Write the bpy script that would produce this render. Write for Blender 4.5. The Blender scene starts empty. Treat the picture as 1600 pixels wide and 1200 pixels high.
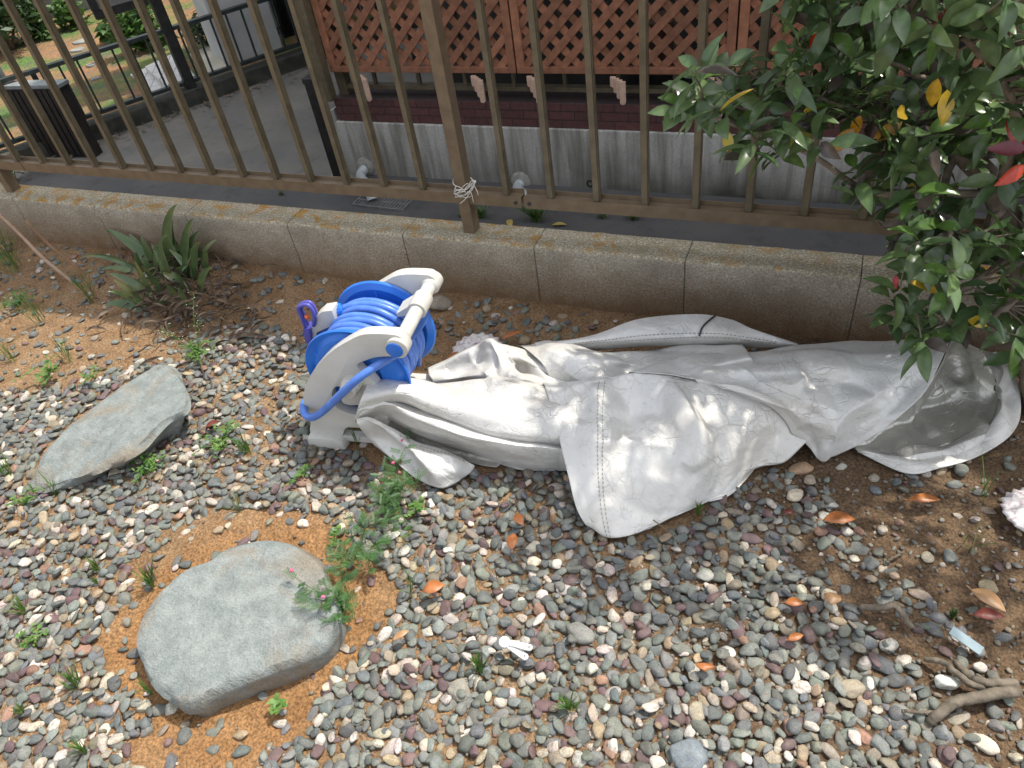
import bpy, bmesh, math, random
import numpy as np
from mathutils import Vector, Matrix, noise as mnoise

random.seed(7)
rng = np.random.default_rng(7)
scene = bpy.context.scene
col = scene.collection

# ------------------------------------------------------------------ camera
CAM = np.array([2.686, -1.566, 1.257])
PITCH, YAW, ROLL, FPX = -0.7295, -0.4825, -0.1742, 1163.0

def cam_axes():
    cy, sy, cp, sp = math.cos(YAW), math.sin(YAW), math.cos(PITCH), math.sin(PITCH)
    f = np.array([sy * cp, cy * cp, sp]); r0 = np.array([cy, -sy, 0.0]); u0 = np.cross(r0, f)
    cr, sr = math.cos(ROLL), math.sin(ROLL)
    return cr * r0 + sr * u0, -sr * r0 + cr * u0, f
CR, CU, CF = cam_axes()
cam_data = bpy.data.cameras.new('Camera')
cam = bpy.data.objects.new('Camera', cam_data); col.objects.link(cam)
cam_data.sensor_width = 36.0
cam_data.lens = FPX / 1600.0 * 36.0
cam_data.clip_start = 0.02; cam_data.clip_end = 300.0
m = Matrix.Identity(4)
for i in range(3):
    m[i][0] = CR[i]; m[i][1] = CU[i]; m[i][2] = -CF[i]; m[i][3] = CAM[i]
cam.matrix_world = m
scene.camera = cam

# ------------------------------------------------------------------ light
SUN_EL, SUN_AZ = math.radians(62), math.radians(42)      # azimuth from +Y towards +X
world = bpy.data.worlds.new('World'); scene.world = world; world.use_nodes = True
wn = world.node_tree.nodes; wl = world.node_tree.links
sky = wn.new('ShaderNodeTexSky'); sky.sky_type = 'NISHITA'; sky.sun_disc = False
sky.sun_elevation = SUN_EL; sky.sun_rotation = SUN_AZ
sky.air_density = 1.0; sky.dust_density = 2.5; sky.ozone_density = 1.0
hs = wn.new('ShaderNodeHueSaturation'); hs.inputs['Saturation'].default_value = 0.28      # hazy, whitish sky
wl.new(sky.outputs[0], hs.inputs['Color']); wl.new(hs.outputs[0], wn['Background'].inputs[0]); wn['Background'].inputs[1].default_value = 0.15
sd = Vector((math.sin(SUN_AZ) * math.cos(SUN_EL), math.cos(SUN_AZ) * math.cos(SUN_EL), math.sin(SUN_EL)))
sun_data = bpy.data.lights.new('Sun', 'SUN'); sun_data.energy = 2.5; sun_data.angle = math.radians(1.0)
sun_data.color = (1.0, 0.945, 0.85)
sun = bpy.data.objects.new('Sun', sun_data); col.objects.link(sun)
sun.rotation_euler = (-sd).to_track_quat('-Z', 'Y').to_euler()
scene.view_settings.view_transform = 'Standard'; scene.view_settings.look = 'None'
scene.view_settings.exposure = 1.12; scene.view_settings.gamma = 1.0
scene.cycles.max_bounces = 6; scene.cycles.use_denoising = True

# ------------------------------------------------------------------ helpers: geometry from sight lines
def ray(x, y): return CF + (x - 800.0) / FPX * CR - (y - 600.0) / FPX * CU
def onZ(x, y, z=0.0):
    d = ray(x, y); return CAM + d * ((z - CAM[2]) / d[2])
def onY(x, y, Y):
    d = ray(x, y); return CAM + d * ((Y - CAM[1]) / d[1])
def onP(x, y, p0, n):
    d = ray(x, y); n = np.asarray(n, float); return CAM + d * (((np.asarray(p0) - CAM) @ n) / (d @ n))
def pix(P):
    d = np.asarray(P, float) - CAM; w = d @ CF
    return np.stack([800 + FPX * (d @ CR) / w, 600 - FPX * (d @ CU) / w], -1)
def pxm(n, P): return n / FPX * float(np.dot(np.asarray(P) - CAM, CF))     # n picture pixels in metres at P

# ------------------------------------------------------------------ helpers: materials
def new_mat(name):
    mt = bpy.data.materials.new(name); mt.use_nodes = True
    nt = mt.node_tree; return mt, nt, nt.nodes['Principled BSDF']
def N(nt, typ, **kw):
    n = nt.nodes.new(typ)
    for k, v in kw.items():
        if k.startswith('i_'): n.inputs[k[2:].replace('_', ' ')].default_value = v
        else: setattr(n, k, v)
    return n
def c4(c): return (c[0], c[1], c[2], 1.0)
def ramp(nt, fac, stops):
    r = nt.nodes.new('ShaderNodeValToRGB'); e = r.color_ramp.elements
    while len(e) < len(stops): e.new(0.5)
    for k, (p, c) in enumerate(stops):
        e[k].position = p; e[k].color = c4(c) if len(c) == 3 else c
    nt.links.new(fac, r.inputs[0]); return r.outputs[0]
def mix(nt, fac, a, b, mode='MIX'):
    n = nt.nodes.new('ShaderNodeMix'); n.data_type = 'RGBA'; n.blend_type = mode
    for sock, v in ((n.inputs[0], fac), (n.inputs[6], a), (n.inputs[7], b)):
        if hasattr(v, 'is_linked'): nt.links.new(v, sock)
        elif isinstance(v, (int, float)): sock.default_value = v
        else: sock.default_value = c4(v)
    return n.outputs[2]
def noise_tex(nt, vec, scale, detail=4, rough=0.55, dist=0.0):
    n = N(nt, 'ShaderNodeTexNoise'); n.inputs['Scale'].default_value = scale
    n.inputs['Detail'].default_value = detail; n.inputs['Roughness'].default_value = rough
    n.inputs['Distortion'].default_value = dist
    nt.links.new(vec, n.inputs['Vector']); return n.outputs['Fac']
def pos(nt): return nt.nodes.new('ShaderNodeNewGeometry').outputs['Position']
def bump(nt, bs, h, strength, dist=0.01):
    b = nt.nodes.new('ShaderNodeBump'); b.inputs['Strength'].default_value = strength; b.inputs['Distance'].default_value = dist
    nt.links.new(h, b.inputs['Height']); nt.links.new(b.outputs[0], bs.inputs['Normal'])
def objco(nt): return nt.nodes.new('ShaderNodeTexCoord').outputs['Object']
def island(nt, cc, lo, hi):
    g = nt.nodes.new('ShaderNodeNewGeometry'); return mix(nt, 1.0, cc, ramp(nt, g.outputs['Random Per Island'], [(0, (lo,)*3), (1, (hi,)*3)]), 'MULTIPLY')
def simple(name, c1, c2=None, scale=20, rough=0.5, metal=0.0, bmp=0.0, bscale=None, coord='obj', spec=None, lo=.35, hi=.65, bdist=0.004, isl=0):
    mt, nt, bs = new_mat(name)
    v = objco(nt) if coord == 'obj' else pos(nt)
    f = noise_tex(nt, v, scale, 5)
    cc = ramp(nt, f, [(lo, c1), (hi, c2 or c1)])
    if isl: cc = island(nt, cc, 1-isl, 1+isl)
    nt.links.new(cc, bs.inputs['Base Color'])
    bs.inputs['Roughness'].default_value = rough; bs.inputs['Metallic'].default_value = metal
    if spec is not None: bs.inputs['Specular IOR Level'].default_value = spec
    if bmp: bump(nt, bs, noise_tex(nt, v, bscale or scale * 4, 6), bmp, bdist)
    return mt

# ------------------------------------------------------------------ helpers: meshes
class MB:
    def __init__(s): s.v = []; s.f = []; s.mi = []
    def add(s, verts, faces, mi=0):
        o = len(s.v); s.v.extend([tuple(map(float, p)) for p in verts])
        for f in faces: s.f.append([o + i for i in f]); s.mi.append(mi)
    def box(s, x0, x1, y0, y1, z0, z1, mi=0):
        s.add([(x0,y0,z0),(x1,y0,z0),(x1,y1,z0),(x0,y1,z0),(x0,y0,z1),(x1,y0,z1),(x1,y1,z1),(x0,y1,z1)],
              [(3,2,1,0),(4,5,6,7),(0,1,5,4),(1,2,6,5),(2,3,7,6),(3,0,4,7)], mi)
    def obox(s, a, b, w, t, up=(0,0,1), mi=0):
        """bar from a to b, width w across 'up x dir', thickness t along up"""
        a = np.asarray(a, float); b = np.asarray(b, float); d = b - a; d = d / np.linalg.norm(d)
        up = np.asarray(up, float); sd_ = np.cross(d, up); sd_ /= np.linalg.norm(sd_); up = np.cross(sd_, d)
        vs = []
        for p in (a, b):
            for sx, sy in ((-1,-1),(1,-1),(1,1),(-1,1)): vs.append(p + sd_ * sx * w / 2 + up * sy * t / 2)
        s.add(vs, [(3,2,1,0),(4,5,6,7),(0,1,5,4),(1,2,6,5),(2,3,7,6),(3,0,4,7)], mi)
    def tube(s, pts, rad, seg=8, mi=0, cap=True, closed=False):
        pts = [np.asarray(p, float) for p in pts]; n = len(pts)
        if not hasattr(rad, '__len__'): rad = [rad] * n
        prev = None; o = len(s.v); rings = []
        for i in range(n):
            if closed: t = pts[(i + 1) % n] - pts[i - 1]
            else: t = pts[min(i + 1, n - 1)] - pts[max(i - 1, 0)]
            t = t / (np.linalg.norm(t) + 1e-9)
            if prev is None:
                h = np.array([0, 0, 1.0]) if abs(t[2]) < 0.9 else np.array([1.0, 0, 0])
                u = np.cross(h, t)
            else: u = prev - t * (prev @ t)
            u /= np.linalg.norm(u) + 1e-9; prev = u; w = np.cross(t, u)
            for k in range(seg):
                a = 2 * math.pi * k / seg
                s.v.append(tuple(pts[i] + rad[i] * (math.cos(a) * u + math.sin(a) * w)))
        last = n if closed else n - 1
        for i in range(last):
            j = (i + 1) % n
            for k in range(seg):
                k2 = (k + 1) % seg
                s.f.append([o + i*seg + k, o + i*seg + k2, o + j*seg + k2, o + j*seg + k]); s.mi.append(mi)
        if cap and not closed:
            s.f.append([o + k for k in range(seg)][::-1]); s.mi.append(mi)
            s.f.append([o + (n-1)*seg + k for k in range(seg)]); s.mi.append(mi)
    def lathe(s, c, axis, prof, seg=40, mi=0, closed=False):
        """prof = [(offset along axis, radius)]"""
        c = np.asarray(c, float); ax = np.asarray(axis, float); ax /= np.linalg.norm(ax)
        h = np.array([0, 0, 1.0]) if abs(ax[2]) < 0.9 else np.array([1.0, 0, 0])
        u = np.cross(h, ax); u /= np.linalg.norm(u); w = np.cross(ax, u)
        o = len(s.v); n = len(prof)
        for (d, r) in prof:
            for k in range(seg):
                a = 2*math.pi*k/seg; s.v.append(tuple(c + ax*d + r*(math.cos(a)*u + math.sin(a)*w)))
        for i in range(n if closed else n-1):
            j = (i+1) % n
            for k in range(seg):
                k2 = (k+1) % seg
                s.f.append([o+i*seg+k, o+i*seg+k2, o+j*seg+k2, o+j*seg+k]); s.mi.append(mi)
        if not closed:
            if prof[0][1] > 1e-5: s.f.append([o+k for k in range(seg)][::-1]); s.mi.append(mi)
            if prof[-1][1] > 1e-5: s.f.append([o+(n-1)*seg+k for k in range(seg)]); s.mi.append(mi)
    def grid(s, P, mi=0):
        h, w = P.shape[:2]; o = len(s.v); s.v.extend(map(tuple, P.reshape(-1, 3).tolist()))
        for i in range(h-1):
            for j in range(w-1):
                a = o+i*w+j; s.f.append([a, a+1, a+w+1, a+w]); s.mi.append(mi)
    def build(s, name, mats, parent=None, smooth=False, bevel=0.0, sharp=None, fix=False):
        me = bpy.data.meshes.new(name); me.from_pydata(s.v, [], s.f)
        if not isinstance(mats, (list, tuple)): mats = [mats]
        for mt in mats: me.materials.append(mt)
        me.polygons.foreach_set('material_index', s.mi)
        if fix or bevel:
            bm = bmesh.new(); bm.from_mesh(me)
            bmesh.ops.recalc_face_normals(bm, faces=bm.faces)
            if bevel:
                es = [e for e in bm.edges if len(e.link_faces) == 2 and e.calc_face_angle(0) > 0.6]
                bmesh.ops.bevel(bm, geom=es, offset=bevel, segments=2, affect='EDGES', profile=0.6, clamp_overlap=True)
            bm.to_mesh(me); bm.free()
        if smooth:
            me.polygons.foreach_set('use_smooth', [True]*len(me.polygons))
            if sharp is not None: me.set_sharp_from_angle(angle=math.radians(sharp))
        me.update()
        ob = bpy.data.objects.new(name, me); col.objects.link(ob)
        if parent is not None:
            ob.parent = parent; ob.matrix_parent_inverse = root_inv(parent)
        return ob
def root_inv(p):
    mt = Matrix.Identity(4); q = p
    if q.parent is not None: return Matrix.Identity(4) if q.type == 'MESH' else Matrix.Translation(-q.location)
    if q.type == 'MESH': return Matrix.Identity(4)
    return Matrix.Translation(-Vector(q.location))
def tag(o, label=None, cat=None, group=None, kind=None):
    if label: o['label'] = label
    if cat: o['category'] = cat
    if group: o['group'] = group
    if kind: o['kind'] = kind
    return o
def thing(name, loc, label, cat, group=None):
    o = bpy.data.objects.new(name, None); col.objects.link(o); o.location = Vector([float(a) for a in loc]); o.empty_display_size = 0.05
    return tag(o, label, cat, group)
def cr_spline(pts, n, closed=False):
    P = np.asarray(pts, float); k = len(P)
    if closed: Q = np.vstack([P[-1], P, P[0], P[1]]); segs = k
    else: Q = np.vstack([2*P[0]-P[1], P, 2*P[-1]-P[-2]]); segs = k-1
    t = np.linspace(0, segs, n, endpoint=not closed); i = np.minimum(t.astype(int), segs-1); f = (t-i)[:, None]
    p0, p1, p2, p3 = Q[i], Q[i+1], Q[i+2], Q[i+3]
    return 0.5*((2*p1)+(p2-p0)*f+(2*p0-5*p1+4*p2-p3)*f**2+(3*p1-p0-3*p2+p3)*f**3)
def inpoly(x, y, poly):
    x = np.asarray(x, float); y = np.asarray(y, float); r = np.zeros(x.shape, bool); n = len(poly)
    for i in range(n):
        x1, y1 = poly[i]; x2, y2 = poly[(i+1) % n]
        c = (y1 > y) != (y2 > y)
        with np.errstate(divide='ignore', invalid='ignore'): xi = (x2-x1)*(y-y1)/(y2-y1+1e-12)+x1
        r ^= c & (x < xi)
    return r
def vnoise(P, sc, octv=3):
    return np.array([mnoise.fractal(Vector(p)*sc, 1.0, 2.0, octv) for p in P])

# ================================================================== THE SETTING
# ---- garden soil
def soil_mat():
    mt, nt, bs = new_mat('soil'); v = pos(nt)
    big = noise_tex(nt, v, 2.2, 4, .6); mid = noise_tex(nt, v, 14, 5, .6); fine = noise_tex(nt, v, 180, 4, .7)
    base = ramp(nt, big, [(.3, (.175, .105, .055)), (.7, (.25, .155, .085))])
    base = mix(nt, ramp(nt, mid, [(.4, (0, 0, 0)), (.75, (1, 1, 1))]), base, (.29, .20, .12))
    # humus under the shrub on the right side of the bed, rusty builder's sand round the stepping stone
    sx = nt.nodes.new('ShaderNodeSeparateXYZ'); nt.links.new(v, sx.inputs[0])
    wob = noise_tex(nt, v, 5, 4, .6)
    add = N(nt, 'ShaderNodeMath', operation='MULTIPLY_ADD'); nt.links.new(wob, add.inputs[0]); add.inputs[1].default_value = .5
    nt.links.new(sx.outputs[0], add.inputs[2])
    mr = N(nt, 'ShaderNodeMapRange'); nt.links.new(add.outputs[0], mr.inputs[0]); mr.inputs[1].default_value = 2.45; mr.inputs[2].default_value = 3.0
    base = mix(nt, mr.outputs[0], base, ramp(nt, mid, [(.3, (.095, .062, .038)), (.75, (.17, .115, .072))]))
    sc = onZ(380, 990); ds = N(nt, 'ShaderNodeVectorMath', operation='DISTANCE'); nt.links.new(v, ds.inputs[0]); ds.inputs[1].default_value = tuple(sc)
    ad2 = N(nt, 'ShaderNodeMath', operation='MULTIPLY_ADD'); nt.links.new(wob, ad2.inputs[0]); ad2.inputs[1].default_value = .22; nt.links.new(ds.outputs['Value'], ad2.inputs[2])
    mr2 = N(nt, 'ShaderNodeMapRange'); nt.links.new(ad2.outputs[0], mr2.inputs[0]); mr2.inputs[1].default_value = .46; mr2.inputs[2].default_value = .34
    base = mix(nt, mr2.outputs[0], base, ramp(nt, mid, [(.3, (.225, .118, .05)), (.75, (.33, .19, .09))]))
    grains = ramp(nt, fine, [(.36, (.55, .55, .55)), (.5, (1, 1, 1)), (.64, (1.5, 1.45, 1.35))])
    base = mix(nt, 1.0, base, grains, 'MULTIPLY')
    nt.links.new(base, bs.inputs['Base Color']); bs.inputs['Roughness'].default_value = .95
    bs.inputs['Specular IOR Level'].default_value = .15
    hh = N(nt, 'ShaderNodeMath', operation='MULTIPLY_ADD'); nt.links.new(fine, hh.inputs[0]); hh.inputs[1].default_value = .5; nt.links.new(noise_tex(nt, v, 55, 4), hh.inputs[2])
    bump(nt, bs, hh.outputs[0], .9, .012)
    return mt
M_SOIL = soil_mat()
def ground_h(x, y):
    """height of the soil: gentle lumps, banked against the wall at the left, a dish round the stepping stone"""
    x = np.asarray(x, float); y = np.asarray(y, float)
    h = .006*np.sin(3.1*x+1.3)*np.cos(4.3*y+.6)+.004*np.sin(9*x+4*y)*np.cos(8*y-2*x)
    h += .030*np.exp(-((x-.85)/.45)**2-((y+.05)/.16)**2)
    h += .012*np.exp(-((y)/.05)**2)
    s = onZ(380, 985); h -= .016*np.exp(-(((x-s[0])/.30)**2+((y-s[1])/.24)**2))
    return h
def axis_coords(lo, hi, a, b, step, far):
    mid = np.arange(a, b+1e-6, step); out = []; st = step; p = b
    while p < hi: st = min(st*1.35, far); p += st; out.append(min(p, hi))
    inn = []; st = step; p = a
    while p > lo: st = min(st*1.35, far); p -= st; inn.append(max(p, lo))
    return np.concatenate([np.array(inn[::-1]), mid, np.array(out)])
gx = axis_coords(-45, 48, -.1, 3.45, .012, 6.0); gy = axis_coords(-45, .03, -1.65, .03, .012, 6.0)
gy = gy[gy <= .0301]
GX, GY = np.meshgrid(gx, gy)
GZ = ground_h(GX, GY)
lum = np.array([mnoise.fractal(Vector((x*14, y*14, 0)), .9, 2.0, 4) for x, y in zip(GX.ravel(), GY.ravel())]).reshape(GX.shape)
inner = (GX > -.2) & (GX < 3.6) & (GY > -1.8)
GZ = GZ + np.where(inner, .0042*lum, 0)
gb = MB(); gb.grid(np.stack([GX, GY, GZ], -1))
tag(gb.build('ground', M_SOIL, smooth=True), kind='structure')
LANE = -0.4
YH = 1.40
def Lp(x, y, z=LANE): return onZ(x, y, z)

def asphalt_mat(name, c1, c2, sc=260):
    mt, nt, bs = new_mat(name); v = pos(nt)
    f = noise_tex(nt, v, sc, 3, .7); b = noise_tex(nt, v, 3, 4, .6); st = noise_tex(nt, v, 11, 5, .65)
    cc = ramp(nt, f, [(.35, c1), (.65, c2)])
    cc = mix(nt, ramp(nt, b, [(.4, (0, 0, 0)), (.7, (.6, .6, .6))]), cc, (c2[0]*1.25, c2[1]*1.2, c2[2]*1.1))
    cc = mix(nt, ramp(nt, st, [(.55, (0, 0, 0)), (.75, (.5, .5, .5))]), cc, (c1[0]*.6, c1[1]*.6, c1[2]*.55))
    nt.links.new(cc, bs.inputs['Base Color']); bs.inputs['Roughness'].default_value = .9; bump(nt, bs, f, .6, .004)
    return mt
M_LANE = asphalt_mat('asphalt_new', (.050, .050, .051), (.105, .104, .104))
M_DRIVE = asphalt_mat('asphalt_old', (.11, .106, .096), (.19, .184, .168))
lb = MB(); lx = axis_coords(-45, 48, -3, 5, .25, 8); ly = np.array([.102, .3, .5, .75, 1.0, 1.4, 2, 3, 4.5, 7, 12, 20, 45.])
LX, LY = np.meshgrid(lx, ly); lb.grid(np.stack([LX, LY, np.full(LX.shape, LANE)], -1))
tag(lb.build('lane', M_LANE), kind='structure')
# older pale driveway sheet, laid 4 mm above, reaching up to the oblique kerb
d1, d2, d3 = Lp(10, 262), Lp(110, 271), Lp(300, 285)
db = MB()
kA, kB = Lp(140, 225), Lp(490, 101); kd = (kB-kA)/np.linalg.norm(kB-kA); kn = np.array([kd[1], -kd[0], 0])   # kn points to our side
kA0 = kA-kd*3.0; kB0 = kB+kd*2.0
e1_, e2_, e3_, e4_ = Lp(-60, 250), Lp(110, 263), Lp(330, 281), Lp(536, 299)
drv = [tuple(e_[:2]) for e_ in (e1_, e2_, e3_, e4_)]+[(.5, 1.30), (.5, 6.0), tuple(kB0[:2]+kd[:2]*1.5), tuple(kA0[:2])]
db.add([(x, y, LANE+.004) for x, y in drv], [list(range(len(drv)))])
tag(db.build('driveway', M_DRIVE), kind='structure')

# ---- our low block wall
def block_mat():
    mt, nt, bs = new_mat('concrete_block'); v = pos(nt)
    fine = noise_tex(nt, v, 170, 3, .8); mid = noise_tex(nt, v, 26, 5, .65); big = noise_tex(nt, v, 5, 5, .65)
    face = ramp(nt, fine, [(.30, (.23, .198, .15)), (.5, (.385, .342, .27)), (.68, (.60, .55, .46))])
    stain = ramp(nt, big, [(.42, (0, 0, 0)), (.66, (1, 1, 1))])
    face = mix(nt, stain, face, mix(nt, .45, face, (.13, .11, .08)))
    sx = nt.nodes.new('ShaderNodeSeparateXYZ'); nt.links.new(v, sx.inputs[0])
    # mud splashed up from the bed
    ma = N(nt, 'ShaderNodeMath', operation='MULTIPLY_ADD'); nt.links.new(mid, ma.inputs[0]); ma.inputs[1].default_value = -.16; nt.links.new(sx.outputs[2], ma.inputs[2])
    mr = N(nt, 'ShaderNodeMapRange'); nt.links.new(ma.outputs[0], mr.inputs[0]); mr.inputs[1].default_value = .10; mr.inputs[2].default_value = -.06
    mud = N(nt, 'ShaderNodeMath', operation='MULTIPLY'); nt.links.new(mr.outputs[0], mud.inputs[0]); mud.inputs[1].default_value = .9
    face = mix(nt, mud.outputs[0], face, ramp(nt, fine, [(.3, (.14, .078, .035)), (.7, (.25, .15, .075))]))
    # weathered top with lichen
    top = ramp(nt, fine, [(.34, (.20, .17, .115)), (.5, (.36, .315, .225)), (.64, (.62, .57, .47))])
    moss = ramp(nt, mid, [(.5, (0, 0, 0)), (.62, (1, 1, 1))])
    top = mix(nt, moss, top, mix(nt, .55, top, (.26, .23, .13)))
    lich = ramp(nt, noise_tex(nt, v, 15, 5, .7, .6), [(.5, (0, 0, 0)), (.6, (1, 1, 1))])
    lich2 = N(nt, 'ShaderNodeMix'); lich2.data_type = 'RGBA'; lich2.blend_type = 'MULTIPLY'; lich2.inputs[0].default_value = 1
    nt.links.new(lich, lich2.inputs[6]); nt.links.new(ramp(nt, noise_tex(nt, v, 2.6, 2), [(.30, (0, 0, 0)), (.46, (1, 1, 1))]), lich2.inputs[7])
    top = mix(nt, lich2.outputs[2], top, ramp(nt, fine, [(.35, (.28, .16, .05)), (.65, (.48, .27, .07))]))
    g = nt.nodes.new('ShaderNodeNewGeometry'); sn = nt.nodes.new('ShaderNodeSeparateXYZ'); nt.links.new(g.outputs['True Normal'], sn.inputs[0])
    up = N(nt, 'ShaderNodeMapRange'); nt.links.new(sn.outputs[2], up.inputs[0]); up.inputs[1].default_value = .25; up.inputs[2].default_value = .5
    cc = mix(nt, up.outputs[0], face, top)
    nt.links.new(cc, bs.inputs['Base Color']); bs.inputs['Roughness'].default_value = .95; bs.inputs['Specular IOR Level'].default_value = .2
    bump(nt, bs, fine, .8, .005)
    return mt
M_BLOCK = block_mat(); M_MORTAR = simple('mortar', (.10, .085, .062), (.17, .145, .105), 60, .95, coord='pos')
wroot = thing('block_wall', (2, .05, 0), 'low grey concrete block wall with lichen on its top under the bronze fence', 'wall')
wb = MB(); bmw = bmesh.new()
for k in range(-8, 14):
    x0, x1 = .4*k+.0016, .4*k+.3984
    nx, nz = 26, 12
    def rough(p, a=.0012): return a*mnoise.fractal(Vector(p)*60, 1, 2, 3)
    # front face, rounded worn arris, top face, back face as one swept profile per block
    prof = [(0.0, -.1+.298*i/12) for i in range(12)] + [(0.0, .190), (.0015, .1955), (.005, .1990), (.011, .2000), (.03, .2), (.05, .2), (.07, .2), (.09, .2), (.0965, .1985), (.1, .194), (.1, -.42)]
    P = np.zeros((len(prof), nx, 3))
    for i, (yy, zz) in enumerate(prof):
        for j in range(nx):
            x = x0+(x1-x0)*j/(nx-1); edge = min(j, nx-1-j)
            ins = .0012 if edge == 0 else 0
            n1 = mnoise.fractal(Vector((x*45, yy*45, zz*45)), 1, 2, 4)
            chip = max(0, mnoise.noise(Vector((x*30, 7.7, k)))-.25)*.012 if 11 <= i <= 16 else 0
            P[i, j] = (x, yy+.0009*n1+ins+chip*(1 if i < 15 else 0), zz+(.0009*n1 if i > 11 else 0)-chip*.6-(ins if i > 13 else 0))
    wb.grid(P)
    for j in (0, nx-1):
        idx = [tuple(P[i, j]) for i in range(len(prof))]; wb.add(idx, [list(range(len(idx)))])
wb.build('blocks', M_BLOCK, wroot, smooth=True, fix=True, sharp=50)
mo = MB()
for k in range(-8, 15): mo.box(.4*k-.0015, .4*k+.0015, .003, .097, -.3, .197)
mo.build('mortar', M_MORTAR, wroot)

# ================================================================== BRONZE FENCE ON THE WALL
def bronze(name, c1, c2):
    return simple(name, c1, c2, 30, .42, .25, .08, 400)
M_BRONZE = bronze('bronze_aluminium', (.155, .112, .071), (.20, .15, .098))
M_BRONZE2 = bronze('bronze_bars', (.112, .093, .060), (.160, .132, .085))
M_DARK = simple('dark_metal', (.012, .012, .012), (.03, .028, .026), 30, .5, .2)
M_BOLT = simple('bolt_steel', (.05, .045, .04), (.09, .08, .07), 80, .5, .7)
froot = thing('metal_fence', (1.8, .06, .2), 'bronze aluminium fence of thin upright bars standing on the low block wall', 'fence')
for x in (-.048, 1.797, 3.64):
    p = MB(); p.box(x-.0165, x+.0165, .036, .074, .1995, .99); p.build('post', M_BRONZE, froot, bevel=.0015)
for i, (xa, xb) in enumerate(((-1.75, .10), (.104, 1.965), (1.972, 3.72))):
    ra = MB()
    ra.box(xa, xb, .040, .0425, .290, .322)            # front web
    ra.box(xa, xb, .0425, .066, .3165, .3195)           # shelf the bars stand on
    ra.box(xa, xb, .066, .0685, .290, .331)            # back lip
    ra.build('rail', M_BRONZE, froot)
for xa in (-1.75,):
    ra = MB(); ra.box(-1.75, 3.72, .040, .070, .93, .965); ra.build('top_rail', M_BRONZE, froot, bevel=.002)
bx = [.10*0+v for v in ()]
barx = [-.245, -.125, -.003+.11, .229, .343, .453, .567, .69, .812, .93, 1.057, 1.18, 1.304, 1.428, 1.551, 1.672]
barx = [1.672-.1228*i for i in range(23)][::-1] + [1.922+.1225*i for i in range(14)]
for x in barx:
    b = MB()
    b.box(x-.0068, x+.0068, .0445, .0655, .3200, .9295)
    b.box(x-.0092, x+.0092, .0487, .0612, .3200, .9290)
    b.build('bar', M_BRONZE2, froot)
for x in (1.948, 1.987):
    b = MB(); b.lathe((x, .0400, .305), (0, -1, 0), [(0, .0052), (.002, .0052), (.0032, .0035), (.0032, 0)], 12); b.build('bolt', M_BOLT, froot, smooth=True, sharp=40)
# white wire knotted round the post
M_WIRE = simple('white_wire', (.62, .60, .55), (.7, .68, .63), 40, .5)
wm = MB(); rs = random.Random(3)
px0, px1, py0, py1 = 1.797-.0185, 1.797+.0185, .030, .076
for k in range(5):
    z = .318+.007*k+rs.uniform(-.004, .004); dz = rs.uniform(-.014, .014); pts = []
    for a in range(13):
        t = 2*math.pi*a/12
        pts.append((1.797+.0215*math.copysign(min(1, abs(math.cos(t))*1.25), math.cos(t))+rs.uniform(-.002, .002), .053+.0255*math.copysign(min(1, abs(math.sin(t))*1.25), math.sin(t))+rs.uniform(-.002, .002), z+dz*math.cos(t)+rs.uniform(-.003, .003)))
    wm.tube(cr_spline(pts, 40), .0011, 6)
for (a, b, c) in (((728, 300), (712, 296), (713, 290)), ((735, 296), (741, 285), (735, 277)), ((736, 298), (728, 310), (719, 318)), ((741, 290), (746, 300), (747, 305)), ((720, 298), (714, 303), (720, 309)), ((730, 300), (738, 296), (743, 283)), ((726, 304), (735, 300), (740, 316)), ((722, 293), (730, 287), (736, 291))):
    wm.tube(cr_spline([onY(*a, .027), onY(*b, .022), onY(*c, .026)], 12), .0011, 6)
kn_ = onY(742, 284, .024); wm.lathe(kn_-np.array([0, 0, .004]), (0, 0, 1), [(0, 0), (.001, .003), (.004, .004), (.007, .003), (.008, 0)], 8)
tag(wm.build('wire_tie', M_WIRE, smooth=True), 'tangle of white wire twisted round the fence post at the rail', 'wire')

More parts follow.
